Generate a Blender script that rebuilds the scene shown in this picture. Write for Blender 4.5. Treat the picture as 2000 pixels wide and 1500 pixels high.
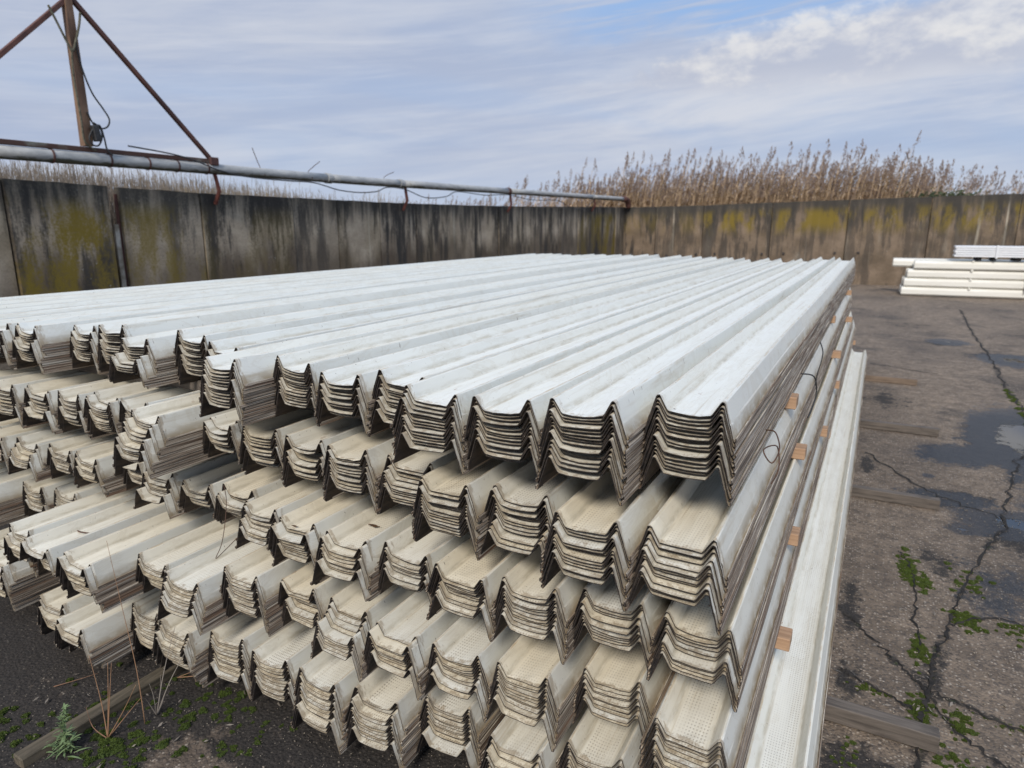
import bpy, math, random
import numpy as np
from mathutils import Vector, Matrix

for o in list(bpy.data.objects):
    bpy.data.objects.remove(o)
S = bpy.context.scene
COL = S.collection
U = 0.7            # metres per layout unit, the whole scene scaled about the camera (a sheet is 0.2 units from ridge to ridge)
GZ = -2.28         # level of the concrete slab in layout units, seen from the camera's height
rng = np.random.default_rng(11)
random.seed(11)

# ------------------------------------------------------------------ camera
cam = bpy.data.cameras.new('camera')
co = bpy.data.objects.new('camera', cam)
COL.objects.link(co)
S.camera = co
F = Vector((-0.45956, 0.85779, -0.23022)).normalized()
R = Vector((0.88147, 0.47224, 0.0)).normalized()
UP = R.cross(F)
m = Matrix(((R.x, UP.x, -F.x), (R.y, UP.y, -F.y), (R.z, UP.z, -F.z)))
co.matrix_world = Matrix.Translation((0, 0, -GZ * U)) @ m.to_4x4()
cam.sensor_width = 36
cam.lens = 36 * 1318 / 2000
cam.clip_start = 0.02
cam.clip_end = 3000
cam.dof.use_dof = True
cam.dof.focus_distance = 2.6 * U
cam.dof.aperture_fstop = 4.2

# ------------------------------------------------------------------ world, sun, exposure
SUN_DIR = Vector((0.16, -0.76, 0.63)).normalized()
sun_el = math.asin(SUN_DIR.z)
sun_rot = math.atan2(SUN_DIR.x, SUN_DIR.y)
world = bpy.data.worlds.new('World')
S.world = world
world.use_nodes = True
WN, WL = world.node_tree.nodes, world.node_tree.links
WN.clear()


class NT:
    """small helper to wire shader nodes"""
    def __init__(self, tree):
        self.t = tree

    def new(self, kind, **kw):
        n = self.t.nodes.new(kind)
        for k, v in kw.items():
            setattr(n, k, v)
        return n

    def put(self, sock, v):
        if hasattr(v, 'links') or isinstance(v, bpy.types.NodeSocket):
            self.t.links.new(v, sock)
        elif isinstance(v, (tuple, list)) and len(v) == 3 and sock.type == 'RGBA':
            sock.default_value = (*v, 1)
        else:
            sock.default_value = v

    def math(self, op, a, b=0.0, c=0.0, clamp=False):
        n = self.new('ShaderNodeMath', operation=op)
        n.use_clamp = clamp
        for i, v in enumerate((a, b, c)):
            self.put(n.inputs[i], v)
        return n.outputs[0]

    def vmath(self, op, a, b=(0, 0, 0)):
        n = self.new('ShaderNodeVectorMath', operation=op)
        self.put(n.inputs[0], a)
        self.put(n.inputs[1], b)
        return n.outputs['Value'] if op in ('DOT_PRODUCT', 'LENGTH', 'DISTANCE') else n.outputs[0]

    def step(self, v, lo, hi, a=0.0, b=1.0):
        n = self.new('ShaderNodeMapRange', interpolation_type='SMOOTHSTEP')
        for i, x in enumerate((v, lo, hi, a, b)):
            self.put(n.inputs[i], x)
        return n.outputs[0]

    def mix(self, f, a, b, kind='MIX'):
        n = self.new('ShaderNodeMix', data_type='RGBA', blend_type=kind)
        self.put(n.inputs[0], f)
        self.put(n.inputs[6], a)
        self.put(n.inputs[7], b)
        return n.outputs[2]

    def noise(self, vec, scale, detail=4.0, rough=0.55, dist=0.0):
        n = self.new('ShaderNodeTexNoise')
        if vec is not None:
            self.put(n.inputs['Vector'], vec)
        n.inputs['Scale'].default_value = scale
        n.inputs['Detail'].default_value = detail
        n.inputs['Roughness'].default_value = rough
        n.inputs['Distortion'].default_value = dist
        return n.outputs[0]

    def scale(self, vec, s):
        return self.vmath('MULTIPLY', vec, s)

    def sep(self, v):
        n = self.new('ShaderNodeSeparateXYZ')
        self.put(n.inputs[0], v)
        return n.outputs

    def comb(self, x, y, z=0.0):
        n = self.new('ShaderNodeCombineXYZ')
        for i, v in enumerate((x, y, z)):
            self.put(n.inputs[i], v)
        return n.outputs[0]

    def attr(self, name):
        n = self.new('ShaderNodeAttribute')
        n.attribute_name = name
        return n.outputs['Fac']

    def bump(self, h, strength=0.3, dist=0.01):
        n = self.new('ShaderNodeBump')
        n.inputs['Strength'].default_value = strength
        n.inputs['Distance'].default_value = dist
        self.put(n.inputs['Height'], h)
        return n.outputs[0]


w = NT(world.node_tree)
out = w.new('ShaderNodeOutputWorld')
bg = w.new('ShaderNodeBackground')
bg.inputs['Strength'].default_value = 0.1
sky = w.new('ShaderNodeTexSky', sky_type='NISHITA')
sky.sun_disc = False
sky.sun_elevation = sun_el
sky.sun_rotation = sun_rot
sky.air_density = 1.0
sky.dust_density = 1.2
tc = w.new('ShaderNodeTexCoord')
D = tc.outputs['Generated']
dx, dy, dz = w.sep(D)
zz = w.math('MAXIMUM', dz, 0.0)
inv = w.math('DIVIDE', 1.0, w.math('ADD', zz, 0.22))
# turn the cloud deck so that its streaks run from lower left to upper right as seen towards the yard
ax = w.math('ADD', w.math('MULTIPLY', dx, 0.88), w.math('MULTIPLY', dy, 0.47))
ay = w.math('SUBTRACT', w.math('MULTIPLY', dy, 0.88), w.math('MULTIPLY', dx, 0.47))
P = w.comb(w.math('MULTIPLY', ax, inv), w.math('ADD', w.math('MULTIPLY', ay, inv), w.math('MULTIPLY', w.math('MULTIPLY', ax, inv), -0.30)), 0.0)
streak = w.noise(w.scale(P, (0.45, 1.0, 1)), 0.9, 5, 0.5, 0.4)
slope = w.math('SUBTRACT', zz, w.math('MULTIPLY', ax, 0.10))
Q = w.comb(ax, ay, w.math('MULTIPLY', slope, 5.0))
veil = w.noise(w.scale(Q, (1.0, 1.0, 1.6)), 2.6, 8, 0.60, 0.35)
fibre = w.noise(w.scale(w.vmath('ADD', Q, (4.0, 1.0, 2.0)), (1.0, 1.0, 3.2)), 4.2, 8, 0.62, 0.5)
puff = w.noise(w.scale(D, (1, 1, 1.7)), 8.5, 9, 0.60, 0.15)
puff2 = w.noise(w.scale(w.vmath('ADD', D, (2.0, 3.0, 1.0)), (1, 1, 1.9)), 15.0, 8, 0.62, 0.1)
grey = w.mix(w.step(veil, 0.34, 0.68), (4.0, 4.65, 6.15), (5.4, 5.8, 6.75))
grey = w.mix(w.step(fibre, 0.44, 0.78, 0.0, 0.32), grey, (6.9, 7.1, 7.7))
blue = w.mix(w.step(zz, 0.0, 0.5), (3.6, 4.95, 7.6), (2.7, 4.3, 7.6))
blue = w.mix(0.25, blue, sky.outputs[0])
cover = w.step(streak, 0.32, 0.58, 0.55, 1.0)
c0 = w.mix(cover, blue, grey)
# open blue above a bank of cumulus that stands towards the right of the yard
nb = w.math('SUBTRACT', w.math('ADD', w.math('MULTIPLY', puff, 0.7), w.math('MULTIPLY', puff2, 0.3)), 0.5)
openb = w.math('MULTIPLY', w.step(ax, -0.05, 0.16), w.step(w.math('ADD', zz, w.math('MULTIPLY', nb, 0.10)), 0.215, 0.262))
openb = w.math('MULTIPLY', openb, w.step(fibre, 0.64, 0.44, 0.25, 0.9))
pale = w.math('MULTIPLY', w.step(ax, -0.25, 0.15), w.math('MULTIPLY', w.step(zz, 0.09, 0.14), w.step(zz, 0.22, 0.17)))
c0 = w.mix(w.math('MULTIPLY', pale, w.step(veil, 0.35, 0.62, 0.15, 0.75)), c0, (6.6, 6.75, 7.25))
c1 = w.mix(openb, c0, (2.9, 4.6, 7.6))
hh = w.math('SUBTRACT', zz, 0.170)
topl = w.math('ADD', w.math('MULTIPLY', w.math('SUBTRACT', ax, 0.02), 0.19), 0.016)
low = w.step(w.math('ADD', hh, w.math('MULTIPLY', nb, 0.05)), -0.014, 0.022)
up = w.step(w.math('ADD', w.math('SUBTRACT', topl, hh), w.math('MULTIPLY', nb, 0.22)), -0.006, 0.026)
bankm = w.math('MULTIPLY', w.math('MULTIPLY', low, up), w.step(w.math('ADD', ax, w.math('MULTIPLY', nb, 0.5)), 0.0, 0.22))
lit = w.math('ADD', w.math('MULTIPLY', hh, 6.5), w.math('MULTIPLY', w.math('SUBTRACT', puff2, 0.5), 2.6))
lit = w.math('ADD', lit, w.math('MULTIPLY', w.math('SUBTRACT', puff, 0.5), 1.6))
body = w.mix(w.step(lit, 0.0, 0.85), (4.7, 5.05, 6.1), (7.9, 7.75, 7.6))
c1 = w.mix(w.math('MULTIPLY', bankm, 0.80), c1, body)
# paler towards the horizon
c2 = w.mix(w.step(zz, 0.11, 0.0, 0.0, 0.55), c1, (5.0, 5.85, 7.3))
# an overcast sky is brighter overhead
lift = w.step(zz, 0.25, 0.95, 1.0, 1.3)
vm = w.new('ShaderNodeVectorMath', operation='SCALE')
w.put(vm.inputs[0], c2)
w.put(vm.inputs['Scale'], lift)
WL.new(vm.outputs[0], bg.inputs['Color'])
WL.new(bg.outputs[0], out.inputs['Surface'])

sl = bpy.data.lights.new('sun', 'SUN')
sl.energy = 3.0
sl.angle = math.radians(14)
sl.color = (1.0, 0.93, 0.85)
so = bpy.data.objects.new('sun', sl)
COL.objects.link(so)
so.rotation_euler = (-SUN_DIR).to_track_quat('-Z', 'Y').to_euler()
so.location = (0, 0, 20)

S.view_settings.view_transform = 'Standard'
S.view_settings.look = 'None'
S.view_settings.exposure = 0.08
S.view_settings.gamma = 1
S.view_settings.use_curve_mapping = False
S.render.engine = 'CYCLES'
S.cycles.max_bounces = 6
S.cycles.diffuse_bounces = 4
S.cycles.glossy_bounces = 3
S.cycles.use_denoising = True


# ------------------------------------------------------------------ helpers
def W(x, y, z):
    """layout units (origin at the camera) -> metres, slab at z = 0"""
    return (x * U, y * U, (z - GZ) * U)


class MB:
    """collects geometry (layout units) and links it as ONE mesh object"""
    def __init__(self):
        self.v, self.f, self.m, self.uv, self.at = [], [], [], [], {}

    def add(self, verts, faces, mat=0, uv=None, **at):
        b = len(self.v)
        self.v.extend([tuple(p) for p in verts])
        self.f.extend([tuple(i + b for i in f) for f in faces])
        if isinstance(mat, int):
            self.m.extend([mat] * len(faces))
        else:
            self.m.extend(mat)
        self.uv.extend(uv if uv is not None else [(p[0], p[1]) for p in verts])
        for k in set(self.at) | set(at):
            a = self.at.setdefault(k, [0.0] * b)
            val = at.get(k, 0.0)
            if isinstance(val, (list, np.ndarray)):
                a.extend(list(val))
            else:
                a.extend([val] * len(verts))

    def box(self, c, s, rot=None, bev=0.0, mat=0, **at):
        hx, hy, hz = s[0] / 2, s[1] / 2, s[2] / 2
        b = min(bev, hx * .9, hy * .9, hz * .9)
        if b <= 0:
            vs = [(x, y, z) for x in (-hx, hx) for y in (-hy, hy) for z in (-hz, hz)]
            fs = [(0, 1, 3, 2), (4, 6, 7, 5), (0, 4, 5, 1), (2, 3, 7, 6), (0, 2, 6, 4), (1, 5, 7, 3)]
        else:
            vs, idx = [], {}
            for sx in (-1, 1):
                for sy in (-1, 1):
                    for sz in (-1, 1):
                        for k in range(3):
                            p = [sx * hx, sy * hy, sz * hz]
                            for j in range(3):
                                if j != k:
                                    p[j] -= (sx, sy, sz)[j] * b
                            idx[(sx, sy, sz, k)] = len(vs)
                            vs.append(tuple(p))
            fs = []
            for k in range(3):
                i, j = [(1, 2), (2, 0), (0, 1)][k]
                for s_ in (-1, 1):
                    q = []
                    for a_, b_ in ((-1, -1), (1, -1), (1, 1), (-1, 1)):
                        t = [0, 0, 0]
                        t[k], t[i], t[j] = s_, a_, b_
                        q.append(idx[(*t, k)])
                    fs.append(tuple(q if s_ > 0 else q[::-1]))
            for k in range(3):
                i, j = [(1, 2), (2, 0), (0, 1)][k]
                for a_ in (-1, 1):
                    for b_ in (-1, 1):
                        q = []
                        for e, ax_ in ((-1, i), (1, i), (1, j), (-1, j)):
                            t = [0, 0, 0]
                            t[k], t[i], t[j] = e, a_, b_
                            q.append(idx[(*t, ax_)])
                        fs.append(tuple(q if a_ * b_ > 0 else q[::-1]))
            for sx in (-1, 1):
                for sy in (-1, 1):
                    for sz in (-1, 1):
                        q = [idx[(sx, sy, sz, k)] for k in range(3)]
                        fs.append(tuple(q if sx * sy * sz > 0 else q[::-1]))
        M = rot if rot is not None else Matrix.Identity(3)
        vs = [tuple(M @ Vector(p) + Vector(c)) for p in vs]
        self.add(vs, fs, mat, uv=[(p[0], p[1]) for p in vs], **at)

    def tube(self, pts, r, n=6, mat=0, cap=True, **at):
        pts = [Vector(p) for p in pts]
        rs = r if isinstance(r, (list, tuple)) else [r] * len(pts)
        vs, fs = [], []
        prev = None
        for i, p in enumerate(pts):
            d = (pts[min(i + 1, len(pts) - 1)] - pts[max(i - 1, 0)]).normalized()
            if prev is None:
                a = Vector((0, 0, 1)) if abs(d.z) < 0.9 else Vector((1, 0, 0))
                prev = d.cross(a).normalized()
            u = (prev - d * prev.dot(d)).normalized()
            prev = u
            v = d.cross(u)
            for k in range(n):
                t = 2 * math.pi * k / n
                vs.append(tuple(p + (u * math.cos(t) + v * math.sin(t)) * rs[i]))
        for i in range(len(pts) - 1):
            for k in range(n):
                a, b = i * n + k, i * n + (k + 1) % n
                fs.append((a, b, b + n, a + n))
        if cap:
            fs.append(tuple(range(n))[::-1])
            fs.append(tuple(range((len(pts) - 1) * n, len(pts) * n)))
        self.add(vs, fs, mat, **at)

    def build(self, name, mats, parent=None, origin=None, smooth=False, coll=True):
        """origin in layout units; vertices are given relative to the slab frame of W()"""
        me = bpy.data.meshes.new(name)
        V = np.array(self.v, dtype=float)
        o3 = np.array(origin if origin is not None else (0, 0, 0), dtype=float)
        V = V - o3
        base = np.array(W(*o3)) if origin is not None else np.array((0, 0, -GZ * U))
        V = V * U
        me.from_pydata(V.tolist(), [], self.f)
        for mt in (mats if isinstance(mats, (list, tuple)) else [mats]):
            me.materials.append(mt)
        me.polygons.foreach_set('material_index', self.m)
        if smooth:
            me.polygons.foreach_set('use_smooth', [True] * len(self.f))
        uvl = me.uv_layers.new(name='UVMap')
        li = np.empty(len(me.loops), dtype=np.int32)
        me.loops.foreach_get('vertex_index', li)
        uvl.data.foreach_set('uv', np.array(self.uv, dtype=np.float32)[li].ravel())
        for k, a in self.at.items():
            at = me.attributes.new(k, 'FLOAT', 'POINT')
            at.data.foreach_set('value', np.array(a, dtype=np.float32))
        me.update()
        ob = bpy.data.objects.new(name, me)
        COL.objects.link(ob)
        if parent is not None:
            ob.parent = parent
            pb = parent.get('_base')
            ob.location = base - np.array(pb)
        else:
            ob.location = base
        ob['_base'] = [float(t) for t in base]
        return ob


def empty(name, at):
    o = bpy.data.objects.new(name, None)
    COL.objects.link(o)
    o.location = W(*at)
    o['_base'] = [float(t) for t in W(*at)]
    o.empty_display_size = 0.05
    return o


def tag(o, label=None, cat=None, group=None, kind=None):
    for k, v in (('label', label), ('category', cat), ('group', group), ('kind', kind)):
        if v:
            o[k] = v
    return o


# value noise in numpy, for geometry and for where stains lie
def vnoise2(x, y, seed=0):
    xi, yi = np.floor(x).astype(int), np.floor(y).astype(int)
    fx, fy = x - xi, y - yi
    fx, fy = fx * fx * (3 - 2 * fx), fy * fy * (3 - 2 * fy)

    def h(a, b):
        n = (a * 374761393 + b * 668265263 + seed * 974711) & 0x7fffffff
        n = ((n ^ (n >> 13)) * 1274126177) & 0x7fffffff
        return ((n ^ (n >> 16)) & 0xffff) / 65535.0
    return (h(xi, yi) * (1 - fx) + h(xi + 1, yi) * fx) * (1 - fy) + (h(xi, yi + 1) * (1 - fx) + h(xi + 1, yi + 1) * fx) * fy


def fbm(x, y, seed=0, o=4):
    s, a, t = 0, 0.5, 0
    for i in range(o):
        s = s + a * vnoise2(x * 2 ** i, y * 2 ** i, seed + i)
        t += a
        a *= 0.5
    return s / t


# ------------------------------------------------------------------ materials
def material(name):
    mt = bpy.data.materials.new(name)
    mt.use_nodes = True
    mt.node_tree.nodes.clear()
    n = NT(mt.node_tree)
    o = n.new('ShaderNodeOutputMaterial')
    b = n.new('ShaderNodeBsdfPrincipled')
    mt.node_tree.links.new(b.outputs[0], o.inputs['Surface'])
    return mt, n, b


def obj_co(n):
    return n.new('ShaderNodeTexCoord').outputs['Object']


def world_co(n):
    return n.new('ShaderNodeNewGeometry').outputs['Position']


def make_paint():
    mt, n, b = material('weathered_white_paint')
    uv = n.new('ShaderNodeUVMap')
    uv.uv_map = 'UVMap'
    ux, uy, _ = n.sep(uv.outputs[0])
    tone, perf, rnd = n.attr('tone'), n.attr('perf'), n.attr('rnd')
    seedv = n.comb(n.math('MULTIPLY', rnd, 57.0), n.math('MULTIPLY', rnd, 91.0), rnd)
    q = n.vmath('ADD', n.comb(ux, uy, 0.0), seedv)
    base = n.mix(tone, (0.74, 0.745, 0.685), (0.85, 0.755, 0.555))
    # chalking and faint cloudiness
    cl = n.noise(n.scale(q, (9, 1.2, 1)), 1.6, 4, 0.6)
    base = n.mix(n.step(cl, 0.35, 0.72, 0.0, 0.6), base, n.mix(tone, (0.66, 0.67, 0.62), (0.74, 0.625, 0.42)))
    # long stains running with the sheet
    st = n.noise(n.scale(q, (60, 1.0, 1)), 1.0, 5, 0.65)
    base = n.mix(n.step(st, 0.56, 0.76, 0.0, 0.55), base, (0.42, 0.33, 0.20))
    # yellow-brown dirt that collects on the ridges and at the lower edges of the flanges
    axx = n.math('ABSOLUTE', ux)
    low = n.step(axx, 0.120, 0.140)
    dn = n.noise(n.scale(q, (40, 5, 1)), 1.5, 6, 0.7)
    base = n.mix(n.math('MULTIPLY', low, n.step(dn, 0.30, 0.60, 0.25, 1.0)), base, (0.36, 0.29, 0.19))
    crest = n.math('MULTIPLY', n.step(axx, 0.094, 0.098), n.step(axx, 0.106, 0.101))
    base = n.mix(n.math('MULTIPLY', crest, n.step(dn, 0.42, 0.66, 0.1, 0.75)), base, (0.50, 0.37, 0.20))
    pan = n.math('MULTIPLY', n.step(axx, 0.052, 0.065), n.step(axx, 0.080, 0.069))
    base = n.mix(n.math('MULTIPLY', pan, n.step(dn, 0.36, 0.66, 0.12, 0.7)), base, (0.43, 0.385, 0.285))
    # grime creeping in from the cut end
    endn = n.noise(n.scale(q, (30, 30, 1)), 1.2, 6, 0.7)
    reach = n.math('SUBTRACT', n.math('MULTIPLY', n.step(endn, 0.35, 0.75), 0.045), n.math('ABSOLUTE', uy))
    base = n.mix(n.step(reach, -0.006, 0.014, 0.0, 0.6), base, (0.30, 0.22, 0.13))
    wmk = n.noise(n.scale(q, (16, 2.6, 1)), 1.0, 6, 0.68, 1.2)
    base = n.mix(n.math('MULTIPLY', n.step(wmk, 0.50, 0.53), n.step(wmk, 0.60, 0.53, 0.0, 0.16)), base, (0.45, 0.38, 0.25))
    base = n.mix(n.step(wmk, 0.56, 0.78, 0.0, 0.24), base, (0.50, 0.45, 0.33))
    # rust bleeding here and there
    rs = n.noise(n.scale(q, (14, 4, 1)), 1.3, 7, 0.72)
    base = n.mix(n.step(rs, 0.665, 0.75, 0.0, 0.8), base, (0.27, 0.13, 0.055))
    # specks
    sp = n.noise(n.scale(q, (1, 1, 1)), 85.0, 3, 0.6)
    base = n.mix(n.step(sp, 0.68, 0.75, 0.0, 0.8), base, (0.12, 0.09, 0.06))
    sp2 = n.noise(n.scale(q, (1, .8, 1)), 24.0, 5, 0.7)
    base = n.mix(n.step(sp2, 0.69, 0.74, 0.0, 0.85), base, (0.16, 0.11, 0.065))
    # rows of small perforations on the flat of the trough
    gx = n.math('FRACT', n.math('MULTIPLY', ux, 95.0))
    gy = n.math('FRACT', n.math('MULTIPLY', uy, 62.0))
    rr = n.math('SQRT', n.math('ADD', n.math('POWER', n.math('SUBTRACT', gx, 0.5), 2.0),
                               n.math('POWER', n.math('SUBTRACT', gy, 0.5), 2.0)))
    hole = n.math('MULTIPLY', n.step(rr, 0.30, 0.20), n.step(axx, 0.056, 0.050))
    pn = n.noise(n.scale(q, (12, 3, 1)), 1.0, 3)
    hole = n.math('MULTIPLY', hole, n.math('MULTIPLY', perf, n.step(pn, 0.36, 0.60, 0.25, 1.0)))
    base = n.mix(n.math('MULTIPLY', hole, 0.7), base, (0.16, 0.115, 0.07))
    n.put(b.inputs['Base Color'], base)
    n.put(b.inputs['Roughness'], n.step(cl, 0.2, 0.8, 0.30, 0.55))
    b.inputs['Specular IOR Level'].default_value = 0.5
    h = n.math('ADD', n.math('MULTIPLY', cl, 0.5), n.math('MULTIPLY', hole, -0.6))
    n.put(b.inputs['Normal'], n.bump(h, 0.25, 0.002))
    return mt


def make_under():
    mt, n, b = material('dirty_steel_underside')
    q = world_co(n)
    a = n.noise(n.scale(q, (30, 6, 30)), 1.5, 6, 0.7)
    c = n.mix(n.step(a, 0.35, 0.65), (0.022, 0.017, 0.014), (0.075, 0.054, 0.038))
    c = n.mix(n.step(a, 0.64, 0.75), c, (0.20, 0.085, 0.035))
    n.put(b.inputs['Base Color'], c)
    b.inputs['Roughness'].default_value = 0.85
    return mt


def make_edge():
    mt, n, b = material('shaded_dirty_cut_edge')
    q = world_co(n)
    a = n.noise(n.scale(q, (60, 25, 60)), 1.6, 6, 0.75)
    c = n.mix(n.step(a, 0.40, 0.58), (0.010, 0.008, 0.008), (0.038, 0.028, 0.021))  # dirt on the cut edge, blackened further to paint in the gap shadow
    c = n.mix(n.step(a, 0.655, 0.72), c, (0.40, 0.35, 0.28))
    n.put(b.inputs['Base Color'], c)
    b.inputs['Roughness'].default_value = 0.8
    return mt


def make_wood(name, c1, c2, along, gs=1.0):
    mt, n, b = material(name)
    q = obj_co(n)
    sc = [28, 28, 28]
    sc[along] = 2.2
    a = n.noise(n.scale(q, tuple(sc)), 1.6 * gs, 6, 0.65, 0.6)
    d = n.noise(q, 7.0, 5, 0.6)
    c = n.mix(n.step(a, 0.3, 0.7), c1, c2)
    c = n.mix(n.step(d, 0.52, 0.74, 0, 0.55), c, (c1[0] * .45, c1[1] * .45, c1[2] * .45))
    n.put(b.inputs['Base Color'], c)
    b.inputs['Roughness'].default_value = 0.8
    n.put(b.inputs['Normal'], n.bump(a, 0.5, 0.004))
    return mt


def make_flat(name, c1, c2, scale=8.0, rough=0.7, metal=0.0, stretch=(1, 1, 1), bump=0.2, world=False, lo=0.35, hi=0.68):
    mt, n, b = material(name)
    q = n.scale(world_co(n) if world else obj_co(n), stretch)
    a = n.noise(q, scale, 6, 0.65)
    n.put(b.inputs['Base Color'], n.mix(n.step(a, lo, hi), c1, c2))
    b.inputs['Roughness'].default_value = rough
    b.inputs['Metallic'].default_value = metal
    if bump:
        n.put(b.inputs['Normal'], n.bump(a, bump, 0.004))
    return mt


def make_concrete_wall(name, axis, back=False):
    """weathered wall: streaks run down from the top, lichen and damp in patches"""
    mt, n, b = material(name)
    p = world_co(n)
    px, py, pz = n.sep(p)
    s = px if axis == 0 else py
    lich, dark, pale, rnd = n.attr('lichen'), n.attr('dark'), n.attr('pale'), n.attr('rnd')
    v = n.attr('down')                       # 0 at the top edge, 1 at the foot
    so = n.math('ADD', s, n.math('MULTIPLY', rnd, 31.0))
    streak = n.noise(n.comb(n.math('MULTIPLY', so, 4.6), n.math('MULTIPLY', pz, 0.55), 0.0), 1.0, 6, 0.68)
    streakw = n.noise(n.comb(n.math('MULTIPLY', so, 1.9), n.math('MULTIPLY', pz, 0.45), 3.0), 1.0, 5, 0.6)
    blot = n.noise(n.comb(so, n.math('MULTIPLY', pz, 1.2), 7.0), 1.7, 7, 0.66)
    fine = n.noise(p, 38.0, 6, 0.75)
    board = n.noise(n.comb(n.math('MULTIPLY', s, 0.8), n.math('MULTIPLY', pz, 17.0), 0.0), 1.0, 4, 0.6)
    if back:
        c = n.mix(n.step(blot, 0.3, 0.7), (0.125, 0.092, 0.060), (0.235, 0.175, 0.122))
        c = n.mix(n.step(board, 0.5, 0.75, 0, 0.35), c, (0.18, 0.12, 0.08))
    else:
        c = n.mix(n.step(blot, 0.3, 0.7), (0.30, 0.243, 0.172), (0.50, 0.418, 0.31))
        c = n.mix(n.step(board, 0.55, 0.8, 0, 0.2), c, (0.20, 0.16, 0.115))
    c = n.mix(n.step(fine, 0.46, 0.70, 0.0, 0.45), c, (0.12, 0.10, 0.075))
    # pale lime runs
    c = n.mix(n.math('MULTIPLY', n.step(streakw, 0.56, 0.70), n.math('ADD', 0.25, n.math('MULTIPLY', pale, 0.6))), c, (0.43, 0.38, 0.30))
    thin = n.noise(n.comb(n.math('MULTIPLY', so, 5.0), n.math('MULTIPLY', pz, 0.12), 21.0), 1.0, 3, 0.5)
    c = n.mix(n.step(thin, 0.64, 0.70, 0, 0.8), c, (0.46, 0.41, 0.32))
    # damp brown foot
    foot = n.math('ADD', v, n.math('MULTIPLY', n.math('SUBTRACT', streakw, 0.5), 0.9))
    if not back:
        c = n.mix(n.math('MULTIPLY', n.step(foot, 0.20, 0.46), n.math('ADD', 0.45, n.math('MULTIPLY', dark, 0.5))), c, (0.080, 0.056, 0.035))
    # black algae running down from the top edge
    run = n.math('ADD', v, n.math('MULTIPLY', n.math('SUBTRACT', streak, 0.5), -1.0))
    run = n.math('ADD', run, n.math('MULTIPLY', n.math('SUBTRACT', streakw, 0.5), -0.55))
    top = n.step(run, 0.37 if back else 0.31, 0.06 if back else -0.02)
    top = n.math('MULTIPLY', top, n.math('ADD', 0.70, n.math('MULTIPLY', dark, 0.28)))
    top = n.math('MULTIPLY', top, n.step(fine, 0.22, 0.50, 0.72, 1.0))
    c = n.mix(top, c, (0.040, 0.039, 0.034))
    # patches of black
    c = n.mix(n.math('MULTIPLY', n.step(n.math('ADD', n.math('ADD', streak, n.math('MULTIPLY', fine, 0.25)), n.math('MULTIPLY', streakw, 0.8)), 0.97, 1.12), dark), c, (0.035, 0.031, 0.027))
    # ochre lichen
    band = n.math('MULTIPLY', n.step(v, 0.04, 0.16), n.step(v, 0.44 if back else 0.95, 0.24 if back else 0.55))
    lm = n.noise(n.comb(n.math('MULTIPLY', so, 2.6), n.math('MULTIPLY', pz, 0.9), 11.0), 1.0, 6, 0.62)
    lm = n.math('MULTIPLY', n.math('MULTIPLY', n.step(n.math('ADD', lm, n.math('MULTIPLY', n.math('SUBTRACT', fine, 0.5), 0.22)), 0.42, 0.58), band), lich)
    c = n.mix(n.math('MULTIPLY', lm, n.step(fine, 0.2, 0.6, 0.6, 1.0)), c, (0.19, 0.135, 0.016))
    # white lichen dots
    dots = n.new('ShaderNodeTexVoronoi')
    n.put(dots.inputs['Vector'], p)
    dots.inputs['Scale'].default_value = 15.0
    dd = n.math('MULTIPLY', n.step(dots.outputs['Distance'], 0.13, 0.07), n.step(blot, 0.50, 0.62))
    c = n.mix(n.math('MULTIPLY', dd, 0.55), c, (0.50, 0.50, 0.45))
    n.put(b.inputs['Base Color'], c)
    b.inputs['Roughness'].default_value = 0.92
    h = n.math('ADD', n.math('MULTIPLY', fine, 0.6), n.math('MULTIPLY', blot, 0.5))
    n.put(b.inputs['Normal'], n.bump(h, 0.45, 0.012))
    return mt


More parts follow.
